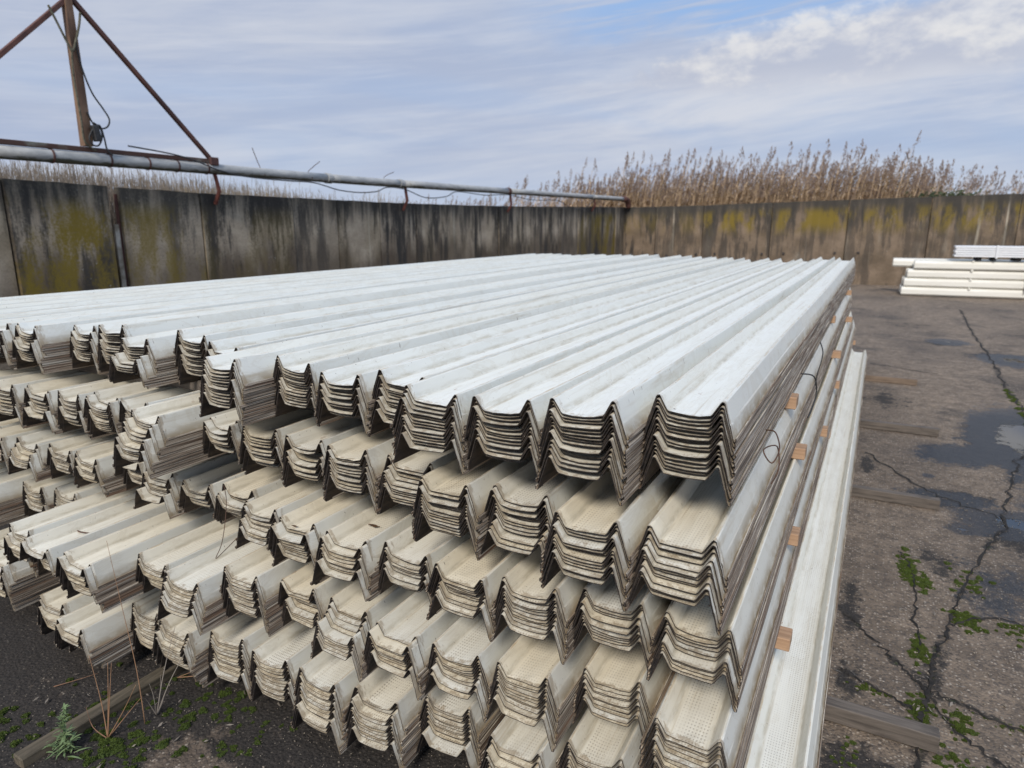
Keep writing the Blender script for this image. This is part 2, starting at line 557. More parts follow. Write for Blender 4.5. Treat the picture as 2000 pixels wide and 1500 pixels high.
def make_ground():
    mt, n, b = material('stained_concrete_ground')
    p = world_co(n)
    dirt, wet, moss = n.attr('dirt'), n.attr('wet'), n.attr('mossy')
    f1 = n.noise(p, 2.2, 8, 0.68)
    f2 = n.noise(p, 9.0, 7, 0.7)
    f3 = n.noise(p, 95.0, 4, 0.7)
    f4 = n.noise(n.scale(p, (1.0, 0.5, 1.0)), 0.55, 6, 0.6)
    c = n.mix(n.step(f2, 0.30, 0.70), (0.120, 0.090, 0.063), (0.285, 0.218, 0.155))
    c = n.mix(n.step(f4, 0.40, 0.66, 0, 0.65), c, (0.070, 0.054, 0.042))
    c = n.mix(n.step(n.noise(n.vmath('ADD', p, (9.0, 4.0, 0.0)), 1.1, 7, 0.72), 0.50, 0.64, 0, 0.7), c, (0.050, 0.041, 0.034))
    # exposed aggregate
    vo = n.new('ShaderNodeTexVoronoi')
    n.put(vo.inputs['Vector'], p)
    vo.inputs['Scale'].default_value = 95.0
    vcs = n.new('ShaderNodeSeparateColor')
    n.put(vcs.inputs[0], vo.outputs['Color'])
    vc = vcs.outputs[0]
    c = n.mix(n.math('MULTIPLY', n.step(vc, 0.72, 0.9), n.step(vo.outputs['Distance'], 0.55, 0.25, 0, 0.7)), c, (0.42, 0.36, 0.29))
    c = n.mix(n.step(vc, 0.30, 0.12, 0, 0.6), c, (0.060, 0.050, 0.043))
    # dark soil and algae
    f5 = n.noise(p, 30.0, 6, 0.75)
    e = n.math('ADD', n.math('MULTIPLY', n.math('SUBTRACT', f1, 0.5), 0.9), n.math('MULTIPLY', n.math('SUBTRACT', f2, 0.5), 1.0))
    e = n.math('ADD', e, n.math('MULTIPLY', n.math('SUBTRACT', f5, 0.5), 0.55))
    dm = n.step(n.math('ADD', dirt, e), 0.38, 0.54)
    soil = n.mix(n.step(f3, 0.35, 0.75), (0.010, 0.009, 0.008), (0.045, 0.038, 0.032))
    soil = n.mix(n.math('MULTIPLY', n.step(vc, 0.84, 0.95), n.step(vo.outputs['Distance'], 0.4, 0.2, 0, 0.5)), soil, (0.20, 0.17, 0.13))
    c = n.mix(n.math('MULTIPLY', dm, 0.94), c, soil)
    mm = n.step(n.math('ADD', moss, n.math('MULTIPLY', e, 1.2)), 0.45, 0.65)
    c = n.mix(n.math('MULTIPLY', mm, 0.8), c, (0.030, 0.042, 0.010))
    wm = n.step(n.math('ADD', wet, n.math('MULTIPLY', e, 0.8)), 0.20, 0.38)
    c = n.mix(n.math('MULTIPLY', wm, 0.82), c, (0.014, 0.013, 0.013))
    n.put(b.inputs['Base Color'], c)
    pool = n.step(n.math('ADD', wet, n.math('MULTIPLY', e, 0.75)), 0.80, 0.84)
    rough = n.mix(wm, (0.92, 0.92, 0.92), (0.38, 0.38, 0.38))
    rough = n.mix(pool, rough, (0.04, 0.04, 0.04))
    n.put(b.inputs['Roughness'], rough)
    h = n.math('ADD', n.math('MULTIPLY', f3, 0.35), n.math('ADD', f2, n.math('MULTIPLY', vo.outputs['Distance'], -0.3)))
    h = n.math('MULTIPLY', h, n.math('SUBTRACT', 1.0, pool))
    n.put(b.inputs['Normal'], n.bump(h, 0.8, 0.016))
    return mt


def make_leafy(name, c1, c2, rough=0.7, tr=0.0):
    mt, n, b = material(name)
    r = n.attr('rnd')
    q = world_co(n)
    a = n.noise(q, 30.0, 3, 0.6)
    n.put(b.inputs['Base Color'], n.mix(n.math('MULTIPLY', n.math('ADD', r, a), 0.5, clamp=True), c1, c2))
    b.inputs['Roughness'].default_value = rough
    return mt


def make_hem():
    """lower edge of a flange: worn, flaking and rust streaked along its length"""
    mt, n, b = material('worn_flange_edge')
    q = world_co(n)
    a = n.noise(n.scale(q, (20, 1.6, 170)), 1.4, 7, 0.72)
    a2 = n.noise(n.scale(q, (9, 1.2, 40)), 1.3, 5, 0.65)
    c = n.mix(n.step(a, 0.36, 0.56), (0.07, 0.05, 0.037), (0.34, 0.27, 0.20))
    c = n.mix(n.step(a, 0.50, 0.62), c, (0.64, 0.58, 0.48))
    c = n.mix(n.step(a2, 0.50, 0.66, 0, 0.7), c, (0.17, 0.085, 0.042))
    n.put(b.inputs['Base Color'], c)
    b.inputs['Roughness'].default_value = 0.8
    return mt


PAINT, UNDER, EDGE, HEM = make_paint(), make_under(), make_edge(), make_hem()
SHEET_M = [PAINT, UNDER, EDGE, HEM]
GROUND = make_ground()
WALL_L = make_concrete_wall('concrete_left', 1)
WALL_B = make_concrete_wall('concrete_back', 0, True)
NEW_WOOD = make_wood('sawn_softwood', (0.29, 0.175, 0.10), (0.46, 0.295, 0.18), 0)
OLD_WOOD = make_wood('weathered_timber', (0.060, 0.049, 0.040), (0.150, 0.125, 0.102), 0)
GREY_WOOD = make_wood('mossy_timber', (0.060, 0.050, 0.032), (0.155, 0.125, 0.085), 1)
RUST = make_flat('rusty_steel', (0.060, 0.026, 0.022), (0.13, 0.055, 0.040), 3, 0.75, bump=0)
BRACKET = make_flat('red_oxide_steel', (0.10, 0.028, 0.020), (0.20, 0.065, 0.045), 12, 0.7)
BEAMM = make_flat('rust_and_verdigris', (0.075, 0.036, 0.026), (0.20, 0.20, 0.165), 4.2, 0.75, stretch=(1, 0.6, 1), lo=.5, hi=.68)


def make_pipe():
    mt, n, b = material('galvanised_pipe')
    p = world_co(n)
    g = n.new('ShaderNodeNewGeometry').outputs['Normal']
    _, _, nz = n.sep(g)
    a = n.noise(n.scale(p, (6, 2.0, 6)), 2.2, 7, 0.7)
    c = n.mix(n.step(a, 0.3, 0.7), (0.28, 0.285, 0.28), (0.47, 0.47, 0.45))
    c = n.mix(n.step(a, 0.60, 0.70, 0, 0.6), c, (0.22, 0.16, 0.10))
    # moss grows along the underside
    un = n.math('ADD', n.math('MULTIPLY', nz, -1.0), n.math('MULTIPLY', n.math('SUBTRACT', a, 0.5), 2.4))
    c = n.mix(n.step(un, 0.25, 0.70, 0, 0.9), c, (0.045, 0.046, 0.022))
    n.put(b.inputs['Base Color'], c)
    b.inputs['Roughness'].default_value = 0.6
    n.put(b.inputs['Normal'], n.bump(a, 0.25, 0.006))
    return mt


PIPEM = make_pipe()
BLACKM = make_flat('black_rubber', (0.016, 0.016, 0.017), (0.035, 0.035, 0.036), 20, 0.6)
ROPEM = make_flat('mossy_rope', (0.055, 0.052, 0.034), (0.15, 0.14, 0.10), 40, 0.9)
WIREM = make_flat('rusty_wire', (0.05, 0.028, 0.02), (0.12, 0.06, 0.035), 60, 0.8)
CREAM = make_flat('cream_coated_metal', (0.69, 0.67, 0.59), (0.77, 0.755, 0.685), 3, 0.38, stretch=(0.4, 3, 3), bump=0.05)
WHITE = make_flat('white_coated_metal', (0.70, 0.72, 0.74), (0.80, 0.81, 0.82), 3, 0.35, stretch=(0.4, 3, 3), bump=0.05)
DARKW = make_flat('dark_block', (0.02, 0.018, 0.018), (0.06, 0.05, 0.045), 9, 0.8)
REEDM = make_leafy('dry_reed', (0.27, 0.18, 0.10), (0.68, 0.51, 0.33), 0.8)
PLUMEM = make_leafy('reed_plume', (0.115, 0.082, 0.066), (0.32, 0.24, 0.19), 0.9)
TWIGM = make_leafy('bare_twigs', (0.12, 0.098, 0.078), (0.36, 0.30, 0.23), 0.9)
GRASSM = make_leafy('straw_grass', (0.26, 0.20, 0.11), (0.50, 0.41, 0.26), 0.9)
MOSSM = make_leafy('moss', (0.016, 0.030, 0.004), (0.105, 0.150, 0.014), 0.9)
WEEDM = make_leafy('green_weed', (0.075, 0.125, 0.050), (0.20, 0.27, 0.12), 0.6)
SHOOTM = make_leafy('red_shoots', (0.15, 0.070, 0.040), (0.34, 0.20, 0.11), 0.6)
GREYSTEM = make_leafy('dead_stems', (0.10, 0.085, 0.07), (0.30, 0.26, 0.215), 0.8)
PEBBLE = make_leafy('pebbles', (0.07, 0.055, 0.042), (0.40, 0.34, 0.26), 0.85)
LEAFM = make_leafy('dead_leaf', (0.07, 0.04, 0.02), (0.15, 0.085, 0.045), 0.7)
IVYM = make_leafy('ivy', (0.018, 0.030, 0.010), (0.06, 0.075, 0.025), 0.6)

# ------------------------------------------------------------------ ground
def lin(a, b, s):
    return np.arange(a, b, s)


xs = np.concatenate([[-900, -300, -100, -45, -25, -16], lin(-11, -4, 0.25), lin(-4, 2.4, 0.04), lin(2.4, 6, 0.12), [6, 8, 11, 16, 25, 60, 200, 900]])
ys = np.concatenate([[-900, -200, -50, -12, -4, -1], lin(0, 8, 0.05), lin(8, 16, 0.1), lin(16, 31, 0.25), [31, 34, 40, 55, 90, 200, 900]])
GX, GY = np.meshgrid(xs, ys)
dirt = np.zeros_like(GX)
wet = np.zeros_like(GX)
mossy = np.zeros_like(GX)


def blob(arr, cx, cy, rx, ry, amp, rot=0.0):
    c, s = math.cos(rot), math.sin(rot)
    u = ((GX - cx) * c + (GY - cy) * s) / rx
    v = (-(GX - cx) * s + (GY - cy) * c) / ry
    arr[:] = np.maximum(arr, amp * np.exp(-(u * u + v * v)))


def line(arr, pts, wd, amp):
    for (a, b_), (c, d) in zip(pts[:-1], pts[1:]):
        L2 = (c - a) ** 2 + (d - b_) ** 2
        t = np.clip(((GX - a) * (c - a) + (GY - b_) * (d - b_)) / L2, 0, 1)
        dd = np.hypot(GX - a - t * (c - a), GY - b_ - t * (d - b_))
        arr[:] = np.maximum(arr, amp * np.exp(-(dd / wd) ** 2))


# soil under and in front of the stack, thinning out to bare concrete on the right
dirt[:] = np.maximum(dirt, np.where((GX < -0.05) & (GX > -9) & (GY < 13.5), 0.70, 0.0))
blob(dirt, -2.2, 1.55, 0.7, 0.22, -0.0)
dirt -= 0.42 * np.exp(-(((GX + 2.35) / 0.42) ** 2 + ((GY - 1.45) / 0.22) ** 2))
CRACKS = [  # cracks and the stains below: image pixels projected onto the slab, kept as coordinates
    [(2.1, 22.0), (1.94, 17.0), (1.90, 14.0), (1.80, 11.7), (1.80, 10.2), (1.7, 8.8), (1.35, 7.6), (1.1, 6.2), (0.75, 5.0), (0.6, 4.3), (0.5, 3.9), (0.44, 3.5), (0.40, 3.2), (0.38, 2.6)],
    [(0.05, 4.15), (0.25, 3.85), (0.42, 3.62), (0.62, 3.52), (0.85, 3.45), (1.3, 3.5)],
    [(0.05, 3.55), (0.2, 3.48), (0.38, 3.38)],
    [(0.42, 3.62), (0.55, 3.32), (0.75, 3.15), (1.1, 3.1)],
    [(0.35, 5.2), (0.43, 4.85), (0.42, 4.4), (0.43, 3.9)],
    [(0.1, 7.5), (0.6, 6.6), (1.1, 6.2)],
    [(0.05, 12.6), (1.0, 12.2)],
    [(0.6, 4.3), (0.9, 4.5), (1.4, 4.2)],
]
for i, c in enumerate(CRACKS):
    line(dirt, c, 0.10 if i == 0 else 0.06, 0.44)
    line(mossy, c, 0.035, 0.42)
for cx, cy, rx, ry, a, r_ in [(0.95, 7.9, .55, .5, .75, 0), (1.45, 8.6, .6, 1.6, .8, 0), (0.75, 6.5, .55, .3, .72, .2), (1.3, 6.0, .5, .6, .75, 0),
                              (0.12, 7.2, .14, .5, .55, 0), (0.07, 4.3, .10, .55, .6, 0), (0.10, 3.5, .12, .35, .6, 0), (0.6, 5.1, .22, .5, .55, .3),
                              (2.1, 14.2, .8, .9, .7, 0), (1.3, 15.6, .6, .5, .6, 0), (0.2, 2.8, .35, .3, .7, 0), (0.7, 3.1, .3, .2, .5, 0), (1.0, 4.9, .5, .7, .5, .4),
                              (0.3, 10, .5, 1.2, .45, 0), (0.6, 18, 1.2, 1.6, .42, 0), (3.4, 17, 1.5, 3, .4, 0)]:
    blob(dirt, cx, cy, rx, ry, a, r_)
for cx, cy, rx, ry, a in [(1.62, 8.75, .55, 1.35, .98), (1.2, 6.15, .42, .30, .98), (0.80, 5.85, .12, .10, .9), (0.93, 6.22, .10, .07, .9), (0.62, 7.05, .05, .06, .9),
                          (2.2, 14.1, .55, .6, .88), (1.38, 15.8, .38, .4, .80), (2.0, 6.6, .7, .7, .95), (0.95, 7.9, .5, .45, .6), (0.75, 6.5, .45, .22, .55), (1.0, 4.9, .4, .6, .45)]:
    blob(wet, cx, cy, rx, ry, a)
blob(mossy, -2.95, 1.55, .5, .3, .38)
blob(mossy, -2.35, 1.85, .6, .12, .40)
for p in [(0.40, 4.95), (0.68, 4.4), (0.43, 3.95), (0.41, 3.35)]:
    blob(mossy, p[0], p[1], .08, .14, .6)
gz = (fbm(GX * 2.2 + 40, GY * 2.2 + 40, 5) - 0.5) * 0.012 + (fbm(GX * 9 + 40, GY * 9 + 40, 8, 3) - 0.5) * 0.008 * (dirt + 0.25)
gz = np.where((GX > -12) & (GX < 6) & (GY > 0) & (GY < 31), gz, 0) * (1 - np.clip(wet * 1.3, 0, 1))
verts = np.stack([GX.ravel(), GY.ravel(), gz.ravel() + GZ], 1)
nx, ny = len(xs), len(ys)
idx = (np.arange(ny - 1)[:, None] * nx + np.arange(nx - 1)[None, :]).ravel()
faces = np.stack([idx, idx + 1, idx + nx + 1, idx + nx], 1)
g = MB()
g.v = [tuple(v) for v in verts]
g.f = [tuple(int(i) for i in f) for f in faces]
g.m = [0] * len(g.f)
g.uv = [(v[0], v[1]) for v in verts]
g.at = {'dirt': list(dirt.ravel()), 'wet': list(wet.ravel()), 'mossy': list(mossy.ravel())}
ground = g.build('ground', GROUND, smooth=True)
tag(ground, 'dark stained concrete yard with puddles and mossy cracks', kind='structure')

# ------------------------------------------------------------------ walls
LTOP = [(-3.0, 0.72), (2.0, 0.66), (4.96, .59), (6.5, .55), (7.95, .515), (10.03, .510), (12.7, .497), (14.7, .507), (16.4, .515), (19.8, .555), (24, .64), (28.4, .725), (29.9, .745)]
LX = -10.26


def ltop(y):
    return float(np.interp(y, [a for a, _ in LTOP], [b_ for _, b_ in LTOP]))


def slab(mb, p0, p1, t0, t1, nrm, thick, nseg=6, rough=0.006, **at):
    """one standing panel from p0 to p1 with a slightly uneven top edge; 'nrm' points into the yard"""
    vs, fs, down = [], [], []
    for i in range(nseg + 1):
        f = i / nseg
        x, y = p0[0] + (p1[0] - p0[0]) * f, p0[1] + (p1[1] - p0[1]) * f
        tz = t0 + (t1 - t0) * f + (random.uniform(-rough, rough) if 0 < i < nseg else random.uniform(-rough, 0))
        for off in (0.0, -thick):
            X, Y = x + nrm[0] * off, y + nrm[1] * off
            for k in range(5):
                z = GZ - 0.1 + (tz - GZ + 0.1) * (1 - k / 4)
                vs.append((X, Y, z))
                down.append(k / 4)
    for i in range(nseg):
        a, b_ = i * 10, (i + 1) * 10
        for k in range(4):
            fs.append((a + k, b_ + k, b_ + k + 1, a + k + 1))
            fs.append((a + 5 + k, a + 6 + k, b_ + 6 + k, b_ + 5 + k))
        fs.append((a, a + 5, b_ + 5, b_))
    for e, fl in ((0, 1), (nseg * 10, 0)):
        for k in range(4):
            q = (e + k, e + k + 1, e + 6 + k, e + 5 + k)
            fs.append(q if fl else q[::-1])
    mb.add(vs, fs, 0, down=down, **at)


lw = empty('concrete_wall', (LX, 12, GZ))
tag(lw, 'long grey concrete panel wall behind the stacked sheets, below the pipe', 'wall')
joints = [-2.2, -0.6, 0.8, 2.2, 3.6, 4.97, 6.35, 7.95, 10.03, 11.29, 12.70, 14.1, 15.5, 16.9, 18.3, 19.8, 21.3, 22.9, 24.5, 26.1, 27.6, 28.7, 29.78]
for i in range(len(joints) - 1):
    y0, y1 = joints[i] + 0.012, joints[i + 1] - 0.012
    if abs(joints[i] - 6.35) < .01:
        y0 = 6.56
    lich = {5: 1.0, 7: 0.25, 6: 0.75, 19: 0.9, 20: 1.0, 18: 0.5}.get(i, 0.12 * random.random())
    dk = {5: 0.85, 6: 0.45, 7: 0.9, 8: 0.55, 4: 0.25}.get(i, random.uniform(0.5, 0.95))
    off = random.uniform(-0.015, 0.015) + (0.03 if i == 5 else 0)
    mb = MB()
    slab(mb, (LX + off, y0), (LX + off, y1), ltop(y0), ltop(y1), (1, 0), 0.14, lichen=lich, dark=dk, pale=random.random(), rnd=random.random())
    mb.build('concrete_panel', WALL_L, lw)
mb = MB()
mb.box((LX - 0.06, 6.47, -0.75), (0.03, 0.07, 1.5))
stp = mb.build('timber_strip', make_flat('pale_strip', (0.20, 0.16, 0.11), (0.55, 0.50, 0.42), 5, 0.8), lw)
mb = MB()
mb.box((LX - 0.10, 6.545, -0.75), (0.04, 0.035, 2.4))
mb.build('rusty_post', RUST, lw)

bw = empty('concrete_wall', (-2, 29.85, GZ))
tag(bw, 'brown concrete back wall with ochre lichen band, behind the cream panels', 'wall')
BT = [(-10.3, .737), (-8.81, .75), (-6.76, .78), (-4.02, .86), (-1.24, .925), (1.49, .985), (4.15, 1.04), (6.9, 1.09), (9.6, 1.14)]
for (x0, t0), (x1, t1) in zip(BT[:-1], BT[1:]):
    mb = MB()
    slab(mb, (x0 + .014, 29.8 + random.uniform(-.02, .02)), (x1 - .014, 29.8 + random.uniform(-.02, .02)), t0, t1, (0, -1), 0.16, 7, 0.008,
         lichen=0.35 if x0 < -8 else random.uniform(0.75, 1.0), dark=0.95 if x0 < -9 else random.uniform(.5, .75), pale=random.random() * .4, rnd=random.random())
    mb.build('concrete_panel', WALL_B, bw)
for x, z in [(-8.73, -1.29), (-8.27, -1.32), (-6.98, -1.26), (-6.19, -1.22), (-4.29, -1.18), (-3.45, -1.15), (-1.57, -1.09), (-0.745, -1.074)]:
    mb = MB()
    mb.tube([(x, 29.79, z), (x, 29.755, z)], 0.05, 8)
    mb.build('anchor_hole', DARKW, bw)

# ------------------------------------------------------------------ the profiled sheets
HALF = [(.1442, -.1068), (.1452, -.1165), (.1415, -.1182), (.1368, -.1085), (.1275, -.072), (.1245, -.064), (.1065, -.0045), (.1030, -.0005), (.0970, -.0005),
        (.0925, -.0045), (.0700, -.0425), (.0650, -.0478), (.0330, -.0500)]
PROF = np.array([(-x, z) for x, z in HALF] + [(0, -.0503)] + [(x, z) for x, z in HALF[::-1]])
NP_ = len(PROF)
_d = np.gradient(PROF, axis=0)
NORM = np.stack([-_d[:, 1], _d[:, 0]], 1)
NORM /= np.linalg.norm(NORM, axis=1)[:, None]
FLOOR = np.clip(1 - (np.abs(PROF[:, 0]) / 0.066) ** 2, 0, 1)
THICK = 0.0028


def sheet(L, stations, tone, perf, rnd, tilt=0.0, sag=0.0, skew=0.0, wob=0.0015, bend=None, chip=0.0013):
    """verts / faces / materials / uv of one sheet, origin at the middle of the front end at ridge height"""
    ys = np.array(stations)
    n = len(ys)
    V = np.zeros((2, n, NP_, 3))
    uv = np.zeros((2, n, NP_, 2))
    c, s = math.cos(math.radians(tilt)), math.sin(math.radians(tilt))
    wz = (rng.random((n, NP_)) - .5) * 2 * wob
    fl = np.exp(-ys / 0.35)
    for side in range(2):
        X = PROF[:, 0] - (NORM[:, 0] * THICK if side else 0)
        Z = PROF[:, 1] - (NORM[:, 1] * THICK if side else 0)
        for j in range(n):
            x = X + wz[j] * 0.4
            z = Z + wz[j] + FLOOR * sag * (0.35 + 0.65 * fl[j])
            if j and j < n - 1:
                z = z + 0.0012 * math.sin(ys[j] * 1.7 + rnd * 40)
            tt = math.exp(-ys[j] / 2.5)
            cc, ss = math.cos(math.radians(tilt) * tt), math.sin(math.radians(tilt) * tt)
            xr = x * cc + z * ss + 0.003 * math.sin(ys[j] * 0.9 + rnd * 30) * min(1, ys[j])
            zr = -x * ss + z * cc
            V[side, j, :, 0] = xr
            V[side, j, :, 1] = ys[j]
            V[side, j, :, 2] = zr
            uv[side, j, :, 0] = PROF[:, 0]
            uv[side, j, :, 1] = ys[j]
    ch = (rng.random(NP_) - .5) * 2 * chip + skew * PROF[:, 0]
    V[:, 0, :, 1] += ch
    if bend is not None:
        V[:, :3, bend, 2] -= np.array([.02, .012, .004])[None, :, None]
    fs, ms = [], []
    N = n * NP_
    for j in range(n - 1):
        for k in range(NP_ - 1):
            a = j * NP_ + k
            lip = k < 2 or k > NP_ - 4
            fs.append((a, a + 1, a + NP_ + 1, a + NP_)); ms.append(3 if lip else 0)
            a += N
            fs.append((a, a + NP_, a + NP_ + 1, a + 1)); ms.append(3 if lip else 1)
        for k, fl_ in ((0, 0), (NP_ - 1, 1)):
            a, b_ = j * NP_ + k, (j + 1) * NP_ + k
            q = (a, b_, b_ + N, a + N)
            fs.append(q if not fl_ else q[::-1]); ms.append(3)
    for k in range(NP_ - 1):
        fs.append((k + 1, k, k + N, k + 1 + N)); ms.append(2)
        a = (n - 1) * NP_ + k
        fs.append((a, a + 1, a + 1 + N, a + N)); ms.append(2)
    return V.reshape(-1, 3), fs, ms, [tuple(t) for t in uv.reshape(-1, 2)]


ROWS = [  # nest positions and tilts solved from image pixels of their ridges
('A',-0.467,2.032,-0.521,-0.1),('A',-0.759,1.873,-0.524,-4.0),('A',-1.042,1.865,-0.552,-3.2),('A',-1.325,1.873,-0.560,4.0),('A',-1.609,2.076,-0.570,4.0),
('A',-1.891,2.037,-0.591,-3.0),('A',-2.174,2.064,-0.564,4.0),('A',-2.459,1.921,-0.561,-4.0),('A',-2.824,2.233,-0.579,4.0),('A',-3.107,2.271,-0.546,4.0),
('A',-3.452,2.180,-0.591,-4.0),('A',-3.737,2.237,-0.544,-4.0),('A',-4.019,2.251,-0.569,-3.0),('A',-4.302,2.088,-0.562,0.6),('A',-4.586,2.080,-0.566,0.0),
('B',-0.438,1.900,-0.907,-0.1),('B',-0.722,1.832,-0.889,-2.8),('B',-1.006,1.938,-0.893,0.3),('B',-1.290,1.887,-0.894,-3.1),('B',-1.574,2.066,-0.915,2.1),
('B',-1.857,2.017,-0.898,-3.4),('B',-2.141,2.060,-0.910,-1.7),('B',-2.424,2.068,-0.907,-1.8),('B',-2.771,2.151,-0.936,-4.0),('B',-3.055,1.936,-0.888,2.1),
('B',-3.337,2.057,-0.897,-3.6),('B',-3.620,2.088,-0.900,4.0),('B',-3.902,2.046,-0.910,-0.2),('B',-4.186,2.035,-0.916,4.0),('B',-4.471,1.990,-0.907,0.0),
('C',-0.384,1.971,-1.229,-0.1),('C',-0.670,1.967,-1.222,0.5),('C',-0.954,1.907,-1.217,-2.1),('C',-1.237,1.891,-1.239,3.2),('C',-1.520,1.948,-1.243,3.1),
('C',-1.804,1.926,-1.243,0.9),('C',-2.086,1.933,-1.238,-4.0),('C',-2.369,1.984,-1.252,-4.0),('C',-2.652,2.100,-1.254,0.0),('C',-2.935,2.081,-1.276,-4.0),
('C',-3.220,2.079,-1.260,0.5),('C',-3.505,2.085,-1.254,0.0),('C',-3.790,2.031,-1.256,4.0),('C',-4.074,2.044,-1.257,4.0),('C',-4.380,2.024,-1.258,4.1),('C',-4.664,1.980,-1.254,0.0),
('D',-0.369,1.857,-1.543,1.4),('D',-0.677,2.013,-1.558,-4.0),('D',-0.969,1.882,-1.553,-4.0),('D',-1.253,1.883,-1.564,-4.0),('D',-1.536,1.888,-1.570,-1.5),
('D',-1.820,1.930,-1.563,0.0),('D',-2.104,1.926,-1.542,-4.0),('D',-2.387,1.861,-1.523,-0.0),('D',-2.669,1.761,-1.581,4.0),('D',-2.953,1.811,-1.582,4.0),
('D',-3.237,1.621,-1.559,4.0),('D',-3.596,1.623,-1.570,4.0),('D',-3.880,1.686,-1.566,-1.6),('D',-4.178,2.090,-1.563,0.0),('D',-4.462,2.050,-1.563,0.0),
('E',-0.430,2.100,-1.899,0.0),('E',-0.724,1.986,-1.873,0.1),('E',-1.008,1.900,-1.899,0.0),('E',-1.360,1.980,-1.899,0.0),('E',-1.647,1.874,-1.902,3.8),
('E',-1.931,1.832,-1.885,3.1),('E',-2.240,1.852,-1.899,-3.1),('E',-2.531,1.861,-1.893,-4.0),('E',-2.814,1.789,-1.894,4.0),('E',-3.098,1.830,-1.899,0.0),
('E',-3.385,1.610,-1.955,0.0),('E',-3.670,1.680,-1.935,0.0),('E',-3.990,2.150,-1.899,0.0),('E',-4.350,1.760,-1.899,0.0),
('B',-4.765,2.0,-.907,0.0),('C',-4.95,1.93,-1.254,0.0),('C',-5.24,2.0,-1.254,0.0),('D',-4.75,1.86,-1.563,0.0),('D',-5.04,1.9,-1.563,0.0),('E',-4.65,1.9,-1.899,0.0)]
EXTRA = [('A', -4.872), ('A', -5.156), ('A', -5.44), ('A', -5.724), ('A', -6.01)]   # run on out of frame, their tops still show
BOTTOM = dict(A=-.838, B=-1.167, C=-1.478, D=-1.812, E=-2.19)   # underside of each tier = top of the timber below it
TIER_W = dict(A='top', B='second', C='third', D='fourth', E='bottom')
ORD = ['', 'first', 'second', 'third', 'fourth', 'fifth', 'sixth', 'seventh', 'eighth', 'ninth', 'tenth', 'eleventh', 'twelfth', 'thirteenth', 'fourteenth', 'fifteenth', 'sixteenth', 'seventeenth', 'eighteenth', 'nineteenth', 'twentieth']
FINE = [0, .012, .05, .14, .35, .8, 1.6, 2.8, 4.2, 5.8, 7.4, 9.0]
COARSE = [0, .02, .12, .6, 3.0, 6.0, 9.0]
allsheets = []
count = {}
for row in ROWS + [(t, x, 2.06 + random.uniform(-.05, .08), -.566, 0.0) for t, x in EXTRA]:
    t, x, y, z, tilt = row
    off = (t, x) in EXTRA
    count[t] = count.get(t, 0) + 1
    k = count[t]
    drop = z - (BOTTOM[t] + 0.117)
    n = int(round(drop / random.uniform(.0116, .0132))) + 1
    n = max(10, n)
    pit = drop / (n - 1)
    L = {'A': 10.35, 'B': 9.9, 'C': 9.7, 'D': 10.2, 'E': 10.2}[t] + random.uniform(-.25, .35)
    if k == 1:
        L = {'A': 10.25, 'B': 9.3, 'C': 8.9, 'D': 10.6, 'E': 10.6}[t]
    # the sheets of a nest slid a little against each other
    steps = {}
    for _ in range(random.choice([0, 1, 1, 2, 2])):
        lim = .05 if (t in 'DE' or x < -2.6) else (.04 if t in 'BC' else .022)
        steps[random.randint(1, n - 1)] = random.choice([-1, -1, -1, 1]) * random.uniform(.015, lim)
    sh = 0.0
    sagb = random.uniform(-.006, .003)
    sk = random.uniform(-.06, .06)
    for i in range(n):
        sh += steps.get(i, 0.0)
        if sh > .06:
            sh -= .08
        sh = max(sh, -.16)
        yi = y + sh + (random.gauss(0, .0075) if i else 0)
        rel = i / (n - 1)
        xi = x + (random.gauss(0, .0016) if i else 0)
        zi = z - pit * i + (random.uniform(-.0012, .0012) if 0 < i < n - 1 else 0)
        white = 0.06 if t == 'A' and i == 0 else (0.45 if t == 'A' else random.uniform(.25, .88))
        if x < -2.9 and i < 2 and t != 'A':
            white = random.uniform(.25, .55)
        if t == 'E' and i < 2:
            white = random.uniform(.30, .55)
        per = 0.0 if t == 'A' or (x < -3.1) else (0.9 if t == 'E' and -2.5 < x < -1.3 else random.uniform(.25, .6))
        allsheets.append(dict(t=t, k=k, i=i, x=xi, y=yi, z=zi, L=L, tilt=tilt * (1 - rel) * .9 if i < 6 else tilt * .4 * (1 - rel), sag=sagb * (1 - .5 * rel) + random.gauss(0, .0013),
                              skew=sk + random.gauss(0, .015), tone=min(1, max(0, white + random.uniform(-.08, .08))), perf=per, off=off, n=n,
                              prot=0.0, rnd=random.random()))
# how far each sheet reaches out from under the one above it decides how much of it shows
by = {}
for s_ in allsheets:
    by.setdefault((s_['t'], s_['k']), []).append(s_)
for key, lst in by.items():
    front = 99
    for s_ in lst:
        vis = max(0, front - s_['y']) if s_['i'] else 3.0
        front = min(front, s_['y'])
        s_['score'] = (vis + .02) / math.hypot(s_['x'], s_['y']) ** 2 if not s_['off'] or s_['i'] == 0 else -1
        if s_['i'] == s_['n'] - 1:
            s_['score'] += .004
ranked = sorted(allsheets, key=lambda d: -d['score'])
single = set(id(d) for d in ranked[:288])
GROUP = 'white profiled steel sheets stacked in nests'


def words_for(s_):
    look = 'white' if s_['tone'] < .5 else 'cream'
    col = ('rightmost nest' if s_['k'] == 1 else '%s nest from the right' % ORD[s_['k']])
    tier = TIER_W[s_['t']] + ' tier'
    if s_['i'] == 0:
        return 'topmost %s troughed steel sheet of the %s, %s' % (look, col, tier)
    if s_['i'] == s_['n'] - 1:
        return 'lowest %s steel sheet of the %s, %s' % (look, col, tier)
    return '%s %s sheet from the top, %s, %s' % (ORD[s_['i'] + 1], look, col, tier)


